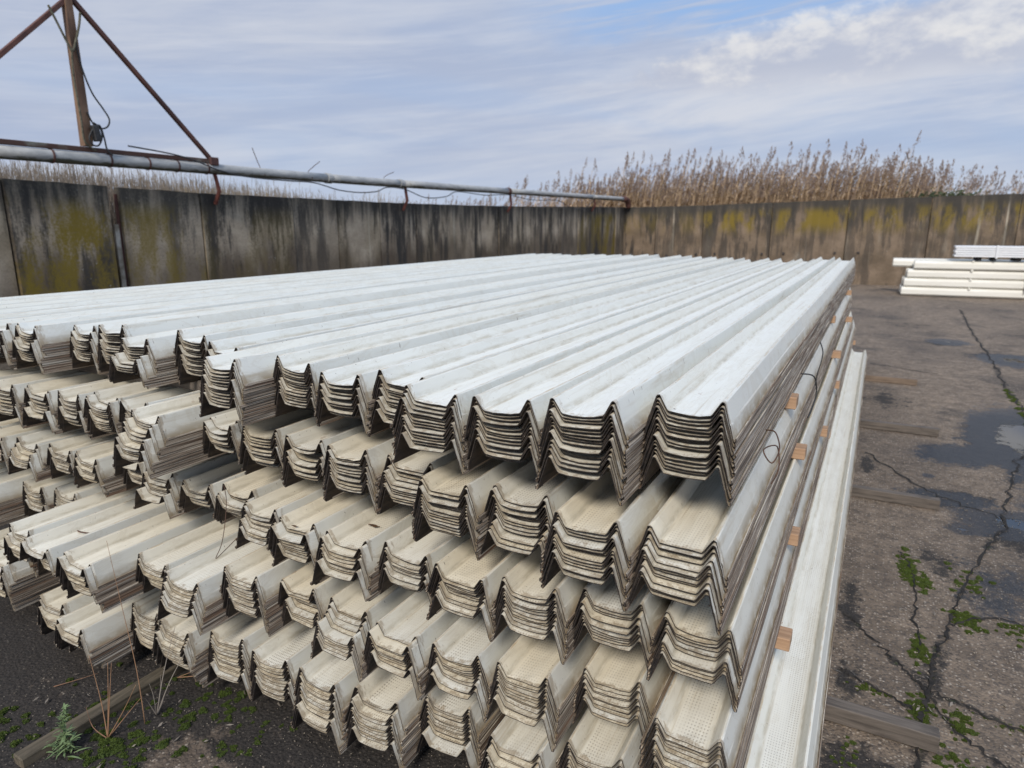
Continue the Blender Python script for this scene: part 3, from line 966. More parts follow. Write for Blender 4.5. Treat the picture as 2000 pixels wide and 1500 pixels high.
rest = MB()
for s_ in allsheets:
    one = id(s_) in single
    st = (FINE if one and s_['i'] == 0 else COARSE) + [s_['L']]
    bend = None
    V, fs, ms, uv = sheet(s_['L'], st, s_['tone'], s_['perf'], s_['rnd'], s_['tilt'], s_['sag'], s_['skew'], .0016 if s_['i'] == 0 else .0006, bend)
    tv = [min(1.0, s_['tone'] * (.35 if abs(u_) > .1 else 1.0)) for u_, _v in uv]   # the outer flanges stay whiter than the troughs
    org = (s_['x'], s_['y'], s_['z'])
    P3 = V + np.array(org)
    if one:
        mb = MB()
        mb.add(P3, fs, ms, uv, tone=tv, perf=s_['perf'], rnd=s_['rnd'])
        ob = mb.build('steel_sheet', SHEET_M, origin=org)
        tag(ob, words_for(s_), 'metal sheet', GROUP)
    else:
        rest.add(P3, fs, ms, uv, tone=tv, perf=s_['perf'], rnd=s_['rnd'])
ro = rest.build('nested_sheets', SHEET_M)
tag(ro, 'the thin sheet ends packed between the outer sheets of every nest', kind='stuff')

# the lone sheets lying lowest along the right side
for i, (dz, tone) in enumerate([(0.0, .22), (-.016, .5), (-.032, .5)]):
    V, fs, ms, uv = sheet(10.6, FINE + [10.6], tone, .55 if i == 0 else 0, .31 + i * .2, 0, -.004, 0, .0018)
    org = (-.14, 1.95 - .02 * i, -2.035 + dz)
    mb = MB()
    mb.add(V + np.array(org), fs, ms, uv, tone=tone, perf=.55, rnd=.31 + i * .2)
    ob = mb.build('steel_sheet', SHEET_M, origin=org)
    tag(ob, ['long white trough sheet lying low on the bearers beside the open yard', 'second sheet of the low pair of troughs along the yard side',
             'lowest sheet of the low trough pile along the yard side'][i], 'metal sheet', GROUP)

# ------------------------------------------------------------------ timber between and under the tiers
def batten(x0, x1, y, ztop, h, d, mat, name, label, cat, group=None, yaw=0.0):
    mb = MB()
    mb.box(((x0 + x1) / 2, y, ztop - h / 2), (x1 - x0, d, h), Matrix.Rotation(yaw, 3, 'Z'), 0.004)
    ob = mb.build(name, mat, origin=((x0 + x1) / 2, y, ztop - h))
    tag(ob, label, cat, group)
    return ob


GB = 'timber spacers between the tiers'
for t, lst in dict(A=[(2.42, -.62), (3.58, -.285), (7.0, -.30), (9.9, -.27)], B=[(2.45, -.60), (3.80, -.235), (7.0, -.22), (9.74, -.225)],
                   C=[(2.40, -.60), (3.39, -.20), (5.37, -.20), (7.09, -.205)], D=[(2.35, -.60), (3.0, -.165), (6.5, -.215), (12.0, -.19)]).items():
    lo = {'A': 'B', 'B': 'C', 'C': 'D', 'D': 'E'}[t]
    for j, (y, xe) in enumerate(lst):
        what = 'dark brown timber spacer tucked under the front of the %s tier' % TIER_W[t] if j == 0 else \
            'orange-brown sawn batten end under the %s tier, %s from the front' % (TIER_W[t], ['', 'nearest', 'second', 'third'][j])
        batten(-2.5 if j else -4.9, xe, y, BOTTOM[t], 0.062, .085 if j == 0 else .105, OLD_WOOD if j == 0 else NEW_WOOD, 'timber_batten', what, 'batten', GB, random.uniform(-.004, .004))
GR = 'timber bearers on the ground'
for y, xe, yaw, lab in [(3.14, .465, .02, 'weathered grey plank on edge nearest the camera, sticking out from the low trough'),
                        (6.2, .655, .01, 'dark grey timber bearer beside the black puddle edge'),
                        (8.5, .79, .0, 'dark brown timber bearer, third from the front, on dry concrete'),
                        (11.2, .68, .005, 'short light brown timber bearer, farthest along the yard side')]:
    batten(-3.0, xe, y, BOTTOM['E'] - .002, .085, .075, OLD_WOOD if y != 11.2 else make_wood('brown_timber', (0.11, 0.078, 0.055), (0.21, 0.155, 0.11), 0), 'timber_bearer', lab, 'timber', GR, yaw * .2)
batten(-4.9, -.75, 2.62, BOTTOM['E'] - .002, .085, .08, OLD_WOOD, 'timber_bearer', 'black damp bearer hidden in shadow under the front of the bottom tier', 'timber', GR)
mb = MB()
mb.box((-3.03, 1.55, GZ + .022), (.075, .78, .05), Matrix.Rotation(-.03, 3, 'Z'), .005)
tag(mb.build('timber_plank', GREY_WOOD, origin=(-3.03, 1.55, GZ)), 'mossy weathered plank lying on the dark soil among the red shoots', 'plank')

# ------------------------------------------------------------------ pipe, mast and cables above the left wall
PX = -10.1
rig = empty('pipe_rig', (PX, 8, GZ))
tag(rig, 'grey steel pipe with rusty a-frame mast fixed along the wall top', 'pipe')
def pz_(y):
    return float(np.interp(y, [0, 5, 12, 20, 29.3], [.90, .905, .917, .985, 1.072]))


yb = [-3, 4.6, 10.9, 13.3, 18.6, 25.5, 29.1]
for a, b_ in zip(yb[:-1], yb[1:]):
    mb = MB()
    pts = [(PX, y, pz_(y)) for y in np.linspace(a + .005, b_ - .005, 8)]
    mb.tube(pts, .088, 14)
    mb.build('pipe_section', PIPEM, rig, smooth=True)
for y in yb[1:-1]:
    mb = MB()
    mb.tube([(PX, y - .07, pz_(y)), (PX, y + .07, pz_(y))], .104, 14)
    mb.build('pipe_collar', RUST if y in (18.6,) else PIPEM, rig)
mb = MB()
mb.tube([(PX, 29.0, 1.07), (PX, 29.35, 1.07), (PX + .03, 29.6, 1.0), (PX + .03, 29.68, .80), (PX + .03, 29.7, .70)], [.12, .13, .13, .115, .1], 12)
mb.build('pipe_elbow', RUST, rig, smooth=True)
for y in (5.55, 6.35, 6.95, 7.45, 8.0):
    mb = MB()
    mb.tube([(PX, y - .012, pz_(y)), (PX, y + .012, pz_(y))], .098, 12)
    mb.build('pipe_clamp', RUST, rig)
mb = MB()
mb.box((PX, 2.6, 1.035), (.09, 11.15, .064), None, .006)
mb.build('beam', BEAMM, rig)
mb = MB()
mp = [(6.06, 1.08, .060), (6.06, 2.0, .054), (6.05, 3.25, .047)]
vs, fs = [], []
for y, z, hw in mp:
    vs += [(PX - hw, y - hw, z), (PX + hw, y - hw, z), (PX + hw, y + hw, z), (PX - hw, y + hw, z)]
for i in range(2):
    for k in range(4):
        a, b_ = i * 4 + k, i * 4 + (k + 1) % 4
        fs.append((a, b_, b_ + 4, a + 4))
fs += [(3, 2, 1, 0), (8, 9, 10, 11)]
mb.add(vs, fs)
mb.build('mast_post', make_flat('mast_steel', (0.10, 0.055, 0.035), (0.25, 0.155, 0.095), 4, 0.75, stretch=(2, 2, .5)), rig)
for y1 in (8.12, 4.02):
    mb = MB()
    d = Vector((0, y1 - 6.1, 1.06 - 3.02))
    mid = (PX, (y1 + 6.1) / 2, (1.06 + 3.02) / 2)
    rot = d.to_track_quat('Z', 'X').to_matrix()
    mb.box(mid, (.060, .066, d.length), rot, .006)
    mb.build('mast_stay', RUST, rig)
mb = MB()
mb.box((PX + .07, 8.12, 1.03), (.06, .16, .13), None, .01)
mb.build('gusset', RUST, rig)
for y in (8.19, 13.5, 18.75, 25.7):
    mb = MB()
    zt = ltop(y)
    bx = LX + .05
    mb.tube([(PX + .02, y - .04, pz_(y) - .085), (PX + .02, y + .02, zt + .04), (bx, y + .02, zt - .17)], .035, 6)
    mb.build('wall_bracket', BRACKET, rig)
# switch box with its cables
mb = MB()
mb.box((-9.98, 6.14, 1.255), (.09, .10, .22), Matrix.Rotation(.12, 3, 'X'), .015)
tag(mb.build('switch_box', BLACKM, origin=(-9.98, 6.14, 1.14)), 'black electrical box hanging beside the mast foot', 'switch box')


def smooth_pts(pts, n=5):
    P_ = [Vector(p) for p in pts]
    o_ = []
    for i in range(len(P_) - 1):
        p0, p1, p2, p3 = P_[max(i - 1, 0)], P_[i], P_[i + 1], P_[min(i + 2, len(P_) - 1)]
        for k in range(n):
            t = k / n
            o_.append(0.5 * ((2 * p1) + (p2 - p0) * t + (2 * p0 - 5 * p1 + 4 * p2 - p3) * t * t + (3 * p1 - p0 - 3 * p2 + p3) * t ** 3))
    o_.append(P_[-1])
    return o_


def wire(name, pts, r, mat, label, cat, group=None, n=5):
    mb = MB()
    mb.tube(smooth_pts(pts), r, n)
    o_ = mb.build(name, mat, origin=tuple(pts[0]), smooth=True)
    return tag(o_, label, cat, group)


wire('cable_loop', [(-10.02, y, z) for y, z in [(6.097, 2.582), (6.058, 2.412), (6.086, 2.125), (6.182, 1.81), (6.313, 1.612), (6.385, 1.484), (6.364, 1.391), (6.298, 1.341), (6.216, 1.339), (6.137, 1.398), (6.08, 1.536)]], .012, BLACKM, 'slack black cable looping down beside the mast', 'cable')
wire('rope', [(-10.0, y, z) for y, z in [(5.743, 2.809), (5.829, 2.614), (5.938, 2.367), (5.982, 2.299), (6.05, 2.45), (6.12, 2.65), (6.159, 2.819)]], .016, ROPEM, 'mossy rope tied in a v around the mast', 'rope')
wire('rope', [(-10.0, y, z) for y, z in [(5.975, 2.33), (5.95, 1.966), (5.97, 1.444), (5.97, 1.172), (6.023, 1.08), (6.12, 1.02)]], .014, ROPEM, 'mossy rope running down the face of the mast', 'rope')
wire('cable_coil', [(-9.96, y, z) for y, z in [(6.11, 1.394), (6.20, 1.33), (6.21, 1.21), (6.14, 1.09), (6.05, 1.10), (6.03, 1.2), (6.12, 1.33), (6.2, 1.36), (6.24, 1.2), (6.26, 1.05), (6.33, .97)]], .012, BLACKM, 'tangle of dark cable under the switch box', 'cable')
wire('cable', [(-9.985, y, z) for y, z in [(6.6, 1.13), (7.272, 1.08), (7.721, 1.008), (8.151, 0.892), (8.728, 0.818), (9.678, 0.8), (10.37, 0.798), (11.06, 0.691), (11.691, 0.665), (12.29, 0.71), (12.657, 0.814), (13.322, 0.798), (14.138, 0.639), (15.044, 0.694), (15.6, 0.84), (17, .80), (18.4, .86), (20, .76), (22, .80), (23, .60), (24.2, .55), (25.4, .9)]], .012, BLACKM, 'long black cable sagging in bows below the pipe', 'cable')
for i, pts in enumerate([[(9.18, 0.86), (9.15, 1.02), (9.011, 1.333)], [(10.358, .88), (10.358, 1.0), (10.453, 1.083), (10.693, 1.227)], [(12.687, .85), (12.687, 1.0), (12.804, 1.089), (13.073, 1.173)]]):
    wire('tie_wire', [(PX + .1, pts[0][0], pts[0][1])] + [(PX, y, z) for y, z in pts[1:]], .007, WIREM, ['straight wire end sticking up from the pipe', 'curved wire end rising from the pipe, nearer the mast', 'curved wire end rising from the pipe, farther from the mast'][i], 'wire')

# ------------------------------------------------------------------ loose wire and bits on the stack
wire('rusty_wire', [(-2.66, 2.03, -1.22), (-2.60, 1.99, -1.27), (-2.55, 1.93, -1.36), (-2.55, 1.9, -1.45), (-2.60, 1.9, -1.53), (-2.57, 1.92, -1.50), (-2.50, 1.96, -1.42), (-2.47, 2.0, -1.38)], .0018, WIREM, 'rusty wire hanging in a loop from the third tier', 'wire')
wire('wire_loop', [(-.30, 2.55, -.74), (-.262, 2.5, -.73), (-.235, 2.42, -.765), (-.25, 2.36, -.80), (-.285, 2.40, -.77), (-.25, 2.48, -.775), (-.23, 2.40, -.83), (-.245, 2.36, -.875)], .0026, WIREM, 'tangled thin wire poking from the right side of the top tier', 'wire')
wire('wire_loop', [(-.29, 4.95, -.775), (-.262, 4.85, -.82), (-.262, 4.78, -.88), (-.275, 4.75, -.95), (-.28, 4.74, -1.03)], .004, BLACKM, 'thin dark wire dangling down the side of the second tier', 'wire')
wire('wire_loop', [(-.31, 3.95, -.80), (-.25, 4.05, -.83), (-.232, 4.1, -.93), (-.24, 4.0, -1.0), (-.25, 3.9, -1.03)], .004, BLACKM, 'dark bowed wire by the nearest batten of the top tier', 'wire')
wire('twig', [(-3.66, 1.86, -1.612), (-3.62, 1.85, -1.605), (-3.57, 1.87, -1.61), (-3.53, 1.9, -1.608)], .004, WIREM, 'small dark twig lying in a trough at the far left', 'twig')
for i, (x, y, z, s) in enumerate([(-1.822, 2.12, -1.291, .03), (-1.906, 2.128, -1.291, .012), (-2.12, 1.95, -1.287, .018)]):
    mb = MB()
    vs, fs = [], []
    for k in range(9):
        u = k / 8
        hw = math.sin(math.pi * min(1, u + .04)) * .35
        vs += [((u - .5) * 2 * s, -hw * s + .2 * s * u, .004 + .25 * s * abs(math.sin(u * 5))), ((u - .5) * 2 * s, hw * s + .2 * s * u, .005 + .2 * s * (1 - u))]
        if k:
            a = 2 * k
            fs.append((a - 2, a, a + 1, a - 1))
    mb.add([(x + a, y + b_, z + c) for a, b_, c in vs], fs, rnd=.3)
    tag(mb.build('dead_leaf', LEAFM, origin=(x, y, z)), ['curled brown leaf lying in the sixth trough of the third tier', 'tiny leaf scrap beside the curled brown leaf', 'dark leaf crumbs in the seventh trough of the third tier'][i], 'leaf')

# ------------------------------------------------------------------ stack of cream panels by the back wall
def long_panel(x0, x1, y, z0, h, dep, mat, name, label, cat, group, yaw=0.0):
    mb = MB()
    prof = []
    r_ = h * .36
    for cx, cz, a0 in ((-dep / 2 + r_, h - r_, math.pi), (dep / 2 - r_, h - r_, math.pi / 2)):
        for k in range(5):
            t = a0 - k / 4 * math.pi / 2
            prof.append((cx + r_ * math.cos(t), cz + r_ * math.sin(t)))
    prof += [(dep / 2, .03), (dep / 2 - .03, 0), (-dep / 2 + .05, 0), (-dep / 2, .05)]
    n = len(prof)
    xs_ = [x0, x0 + .02, (x0 + x1) / 2, x1]
    vs, fs = [], []
    for j, x in enumerate(xs_):
        sc = .94 if j == 0 else 1
        for a, c in prof:
            vs.append((x, y + a * sc + (x - x0) * yaw, z0 + c * sc + .01 * (1 - sc)))
    for j in range(len(xs_) - 1):
        for k in range(n):
            a, b_ = j * n + k, j * n + (k + 1) % n
            fs.append((a, a + n, b_ + n, b_))
    fs.append(tuple(range(n)))
    fs.append(tuple(range((len(xs_) - 1) * n, len(xs_) * n))[::-1])
    mb.add(vs, fs)
    ob = mb.build(name, mat, origin=(x0, y, z0), smooth=False)
    return tag(ob, label, cat, group)


GP = 'cream coated panels stacked by the back wall'
YW = .085
zb = GZ + .02
for i, (x0, y) in enumerate([(.74, 26.0), (.79, 26.0), (.86, 26.02), (1.02, 25.98)]):
    long_panel(x0, 9.5, y, zb + .283 * i, .272, .62, CREAM, 'metal_panel', ['cream metal panel at the bottom of the pile by the back wall', 'cream metal panel lying second from the bottom of its pile', 'cream metal panel third from the bottom of its pile', 'cream metal panel at the front top of its pile'][i], 'metal panel', GP, YW)
    long_panel(x0 + random.uniform(-.05, .1), 9.5, y + .66, zb + .283 * i, .272, .62, CREAM, 'metal_panel', ['cream panel behind the bottom one of the pile', 'cream panel behind the second one of the pile', 'cream panel behind the third one of the pile', ''][i] or 'cream panel at the back top of the pile, its end sticking out left', 'metal panel', GP, YW) if i < 3 else \
        long_panel(.42, 9.5, 26.64, zb + .283 * i + .03, .27, .62, CREAM, 'metal_panel', 'cream panel at the back top of the pile, its end sticking out left', 'metal panel', GP, YW)
for j, x in enumerate((2.62, 4.05)):
    mb = MB()
    for i in range(4):
        mb.box((x, 25.68 + (x - .8) * YW, zb + .283 * i + .27), (.06 if j == 0 else .014, .05, .06 if j == 0 else .26))
    tag(mb.build('binding_strap', CREAM if j == 0 else BLACKM, origin=(x, 25.7, GZ)), ['pale strap pinching the pile of cream panels together', 'thin dark strap around the pile of cream panels'][j], 'strap')
zt = zb + .283 * 4 + .02
for j, (x, s) in enumerate([(2.75, .17), (3.15, .14), (3.75, .2), (4.6, .2)]):
    mb = MB()
    mb.box((x, 26.25, zt + .055), (s, .6, .115), None, .006)
    tag(mb.build('spacer_block', DARKW, origin=(x, 26.25, zt)), '%s dark spacer block under the white sheet pack' % ['leftmost', 'second', 'third', 'rightmost'][j], 'block', 'dark blocks under the white sheet pack')
pk = empty('sheet_pack', (2.08, 26.1, zt + .115))
tag(pk, 'banded pack of bright white sheets on top of the cream panels', 'sheet pack')
for i in range(5):
    mb = MB()
    y0 = 25.95
    x0 = 2.08 + (.03 if i % 2 else 0)
    z0 = zt + .118 + i * .068
    vs = []
    for x in (x0, 9.4):
        for a, c in [(-.30, 0), (-.30, .05), (-.27, .062), (.27, .062), (.30, .05), (.30, 0)]:
            vs.append((x, y0 + a + (x - x0) * YW * .8, z0 + c))
    fs = [(k, (k + 1) % 6, (k + 1) % 6 + 6, k + 6) for k in range(6)] + [tuple(range(6))[::-1], tuple(range(6, 12))]
    mb.add(vs, [f[::-1] for f in fs])
    mb.build('pack_sheet', WHITE, pk)
mb = MB()
mb.box((3.18, 25.70, zt + .28), (.05, .03, .40))
mb.build('pack_band', WHITE, pk)

# ------------------------------------------------------------------ reeds behind the back wall
def reed_geo(h, lean, nl, rs):
    """stem+leaves and plume of one reed (layout units, foot at the origin)"""
    A, B_ = MB(), MB()
    ph = rs.gauss(0, .35)
    pts = [(lean * (t ** 2) * h * math.cos(ph), lean * (t ** 2) * h * math.sin(ph), h * t) for t in (0, .35, .7, .9, 1.0)]
    A.tube(pts, [.015, .014, .011, .008, .005], 3, cap=False, rnd=rs.random())
    for _ in range(nl):
        t = rs.uniform(.25, .92)
        z0 = h * t
        x0, y0 = lean * t * t * h * math.cos(ph), lean * t * t * h * math.sin(ph)
        a = ph + rs.gauss(0, .9)
        ln = rs.uniform(.4, .95)
        dr = rs.uniform(.1, 1.0)
        vs, fs = [], []
        wd = rs.uniform(.013, .028)
        for k in range(4):
            u = k / 3
            r_ = ln * u
            zz_ = z0 + ln * (.75 * u - dr * 1.2 * u * u)
            ww = wd * (1 - u * .9)
            cx, cy = x0 + math.cos(a) * r_ * .8, y0 + math.sin(a) * r_ * .8
            vs += [(cx - math.sin(a) * ww, cy + math.cos(a) * ww, zz_), (cx + math.sin(a) * ww, cy - math.cos(a) * ww, zz_ + .01)]
            if k:
                b0 = 2 * k
                fs.append((b0 - 2, b0, b0 + 1, b0 - 1))
        A.add(vs, fs, rnd=rs.random())
    tx, ty = pts[-1][0], pts[-1][1]
    pl = rs.uniform(.38, .62)
    for _ in range(56):
        u = rs.random()
        a = ph + rs.gauss(0, 1.1)
        r_ = .10 * math.sin(math.pi * (u * .85 + .12)) * rs.uniform(.4, 1.2)
        cx, cy, cz = tx + math.cos(ph) * lean * 2.6 * u * pl + math.cos(a) * r_, ty + math.sin(ph) * lean * 1.6 * u * pl + math.sin(a) * r_, h - .06 + u * pl
        s = rs.uniform(.022, .05)
        b_ = rs.uniform(0, 6.28)
        B_.add([(cx, cy, cz - s), (cx + math.cos(b_) * s * .55, cy + math.sin(b_) * s * .55, cz), (cx + math.cos(a) * s * .4, cy + math.sin(a) * s * .4, cz + s * 1.2)], [(0, 1, 2)], rnd=rs.random())
    return A, B_


rs = random.Random(5)
bed_a, bed_b = MB(), MB()


def put(dst, src, at, yaw, sc=1.0):
    c, s = math.cos(yaw), math.sin(yaw)
    dst.add([(at[0] + (x * c - y * s) * sc, at[1] + (x * s + y * c) * sc, at[2] + z * sc) for x, y, z in src.v], src.f, src.m, None, **src.at)


variants = [reed_geo(rs.uniform(.95, 1.05) * 4.6, rs.uniform(.05, .16), rs.randint(9, 14), rs) for _ in range(14)]


def reed_top(x):
    """height of the bed's upper edge over the slab along the back wall"""
    return float(np.interp(x, [-34, -22, -17, -14, -11, -9, -4.7, -1, 1.3, 2.2, 3.5, 7, 10], [3.8, 4.1, 4.4, 4.9, 5.2, 5.3, 5.4, 5.4, 5.15, 4.9, 4.85, 4.7, 4.5]))


for _ in range(6600):
    x = rs.uniform(-30, 9) if rs.random() < .75 else rs.uniform(-14, 1.5)
    dens = float(np.interp(x, [-30, -20, -14, -10, 0, 1.5, 3, 9], [.35, .45, .75, 1, 1, .75, .55, .5]))
    if rs.random() > dens:
        continue
    yy = 30.6 + rs.random() ** 1.4 * 4.0
    H = reed_top(x) * rs.triangular(.50, .94, .75)
    va, vb = rs.choice(variants)
    sc = H / 5.0
    yaw = rs.gauss(.2, .6)
    put(bed_a, va, (x, yy, GZ), yaw, sc)
    if rs.random() < .72:
        put(bed_b, vb, (x, yy, GZ), yaw, sc)
bed = empty('reed_bed', (-6, 32, GZ))
tag(bed, 'dense bed of dry brown reeds behind the back wall', kind='stuff')
o1 = bed_a.build('reed_stems', REEDM, bed)
o1['kind'] = 'stuff'
o2 = bed_b.build('reed_plumes', PLUMEM, bed)
o2['kind'] = 'stuff'
# the tall ones that stand out against the sky
GREED = 'tall reeds against the sky'
protos = []
for k in range(6):
    va, vb = variants[k]
    protos.append((va, vb))
first = {}
for q_ in range(90):
    x = rs.choice([rs.uniform(-13, 1.5), rs.uniform(-11, -1), rs.uniform(-17, 3.8)])
    yy = 30.5 + rs.random() * 1.8
    H = reed_top(x) * rs.uniform(.90, 1.02)
    k = rs.randrange(6)
    sc = H / 5.0
    if k not in first:
        r0 = empty('reed', (0, 0, GZ))
        va, vb = protos[k]
        for nm, src, mt_ in (('stem', va, REEDM), ('plume', vb, PLUMEM)):
            d_ = MB()
            put(d_, src, (0, 0, GZ), 0)
            d_.build(nm, mt_, r0)
        first[k] = r0
        r1 = r0
    else:
        r1 = first[k].copy()
        COL.objects.link(r1)
        for ch in list(first[k].children):
            c_ = ch.copy()
            COL.objects.link(c_)
            c_.parent = r1
    r1.location = W(x, yy, GZ)
    r1.rotation_euler = (0, 0, rs.gauss(.2, .6))
    r1.scale = (sc, sc, sc)
    tag(r1, 'tall dry reed with feathery brown plume rising against the sky', 'reed', GREED)

# ------------------------------------------------------------------ dry brush beyond the left wall
def brush(xr, yr, n, h, mat, seed, branchy=5, thick=.012):
    rs_ = random.Random(seed)
    mb = MB()
    for _ in range(n):
        x, y = rs_.uniform(*xr), rs_.uniform(*yr)
        H = h(x, y) * rs_.triangular(.84, 1.04, .96)
        a = rs_.uniform(0, 6.28)
        l = rs_.uniform(0, .12)
        p = [(x + math.cos(a) * l * t * t * H, y + math.sin(a) * l * t * t * H, GZ + H * t) for t in (0, .5, 1)]
        r_ = rs_.random()
        mb.tube(p, [thick, thick * .8, thick * .3], 3, cap=False, rnd=r_)
        for _b in range(branchy):
            t = rs_.uniform(.45, .98)
            b0 = Vector((x + math.cos(a) * l * t * t * H, y + math.sin(a) * l * t * t * H, GZ + H * t))
            a2 = rs_.uniform(0, 6.28)
            ln = rs_.uniform(.12, .38) * (1.3 - t)
            b1 = b0 + Vector((math.cos(a2) * ln * .6, math.sin(a2) * ln * .6, ln))
            mb.tube([b0, b1], [thick * .45, thick * .2], 3, cap=False, rnd=rs_.random() * .6 + r_ * .4)
    return mb


mb = brush((-13.6, -11.0), (3.0, 12.6), 5200, lambda x, y: 3.24 + .05 * math.sin(y * 3.1) - .055 * max(0, y - 7.5), TWIGM, 3, 6, .009)
tag(mb.build('dry_brush', TWIGM), 'grey brown thicket of bare stalks behind the left wall', kind='stuff')
mb = brush((-12.5, -10.9), (8.6, 10.6), 260, lambda x, y: 3.02 - .06 * (y - 8.6), GRASSM, 8, 2, .010)
tag(mb.build('straw_grass', GRASSM), 'pale straw grass behind the left wall near the bracket', kind='stuff')
for i, (x, y, hh, wd) in enumerate([(-14, 12.8, 3.05, .5), (-15, 18.5, 3.45, 1.1), (-15.5, 20.2, 3.3, 1.0), (-14.5, 16.0, 2.95, .8)]):
    rs_ = random.Random(i)
    mb = MB()
    for _ in range(130):
        a = rs_.uniform(0, 6.28)
        sp = rs_.random() ** .6 * wd
        H = hh * rs_.uniform(.75, 1.0) * (1 - .12 * (sp / wd) ** 2)
        e = Vector((x + math.cos(a) * sp, y + math.sin(a) * sp, GZ + H))
        s0 = Vector((x + math.cos(a) * sp * .2, y + math.sin(a) * sp * .2, GZ))
        md = s0.lerp(e, .6) + Vector((rs_.uniform(-.1, .1), rs_.uniform(-.1, .1), 0))
        mb.tube([s0, md, e], [.02, .013, .005], 3, cap=False, rnd=rs_.random())
        for _b in range(4):
            t = md.lerp(e, rs_.random())
            mb.tube([t, t + Vector((rs_.uniform(-.2, .2), rs_.uniform(-.2, .2), rs_.uniform(.05, .3)))], [.007, .003], 3, cap=False, rnd=rs_.random())
    tag(mb.build('bare_shrub', TWIGM, origin=(x, y, GZ)), ['bare leafless shrub behind the wall, nearest the red bracket', 'tall bare shrub behind the wall, under the middle of the pipe', 'bare shrub right of the tallest one behind the wall', 'low bare shrub between the others behind the wall'][i], 'shrub', 'bare shrubs behind the left wall')
# evergreen bits on top of the back wall
mb = MB()
rs_ = random.Random(2)
for _ in range(260):
    x = rs_.gauss(2.0, .5)
    y = 30.1 + rs_.random() * .5
    z = 1.0 + abs(rs_.gauss(0, .10)) - .05
    s = rs_.uniform(.03, .07)
    a, b_ = rs_.uniform(0, 6.28), rs_.uniform(-.8, .8)
    mb.add([(x - s, y, z), (x + math.cos(a) * s, y + math.sin(a) * s, z + s * b_), (x + s, y, z + s), (x, y + s * .5, z + s)], [(0, 1, 2, 3)], rnd=rs_.random())
mb.tube([(2.2, 30.2, GZ), (2.2, 30.2, .9)], .05, 5, rnd=.2)
tag(mb.build('ivy_bush', IVYM, origin=(2.2, 30.2, GZ)), 'small dark green bush peeping over the back wall', 'bush')

# ------------------------------------------------------------------ moss, pebbles and plants
def moss_cushions(spots, seed):
    rs_ = random.Random(seed)
    mb = MB()
    for x, y, r_ in spots:
        hgt = r_ * rs_.uniform(.40, .65) * (1.0 if x < -1 else .7)
        nb = int(40 + r_ * 7500)
        el = rs_.uniform(.7, 1.3)
        for _ in range(nb):
            a = rs_.uniform(0, 6.28)
            q_ = math.sqrt(rs_.random())
            wob = 1 + .22 * math.sin(3 * a + x * 50) + .12 * math.sin(5 * a + y * 90)
            px_, py_ = x + math.cos(a) * q_ * r_ * wob * el, y + math.sin(a) * q_ * r_ * wob / el
            pz2 = GZ + hgt * math.sqrt(max(0, 1 - q_ * q_)) * (1 + .15 * math.sin(px_ * 300) * math.sin(py_ * 280))
            s = rs_.uniform(.0022, .0048)
            nrm = Vector((math.cos(a) * q_, math.sin(a) * q_, .7)).normalized()
            tip = Vector((px_, py_, pz2)) + nrm * s * 1.3
            t = Vector((rs_.uniform(-1, 1), rs_.uniform(-1, 1), rs_.uniform(-.4, .4))).normalized() * s * .8
            b0 = Vector((px_, py_, pz2 - s))
            mb.add([tuple(b0 + t), tuple(b0 - t), tuple(tip)], [(0, 1, 2)], rnd=min(1, max(0, .15 + .55 * (1 - q_) + rs_.uniform(-.2, .3))))
        # the body of the cushion
        ring = [(x, y, GZ + hgt * .92)]
        fs = []
        for lv, (rr_, hh_) in enumerate(((.5, .78), (.85, .42), (1.02, -.1))):
            for k in range(10):
                a = k / 10 * 6.283
                wob = 1 + .22 * math.sin(3 * a + x * 50) + .12 * math.sin(5 * a + y * 90)
                ring.append((x + math.cos(a) * rr_ * r_ * wob * el, y + math.sin(a) * rr_ * r_ * wob / el, GZ + hgt * hh_))
        for k in range(10):
            fs.append((0, 1 + k, 1 + (k + 1) % 10))
            for lv in range(2):
                a0, b0 = 1 + lv * 10 + k, 1 + lv * 10 + (k + 1) % 10
                fs.append((a0, a0 + 10, b0 + 10, b0))
        mb.add(ring, fs, rnd=.1)
    return mb


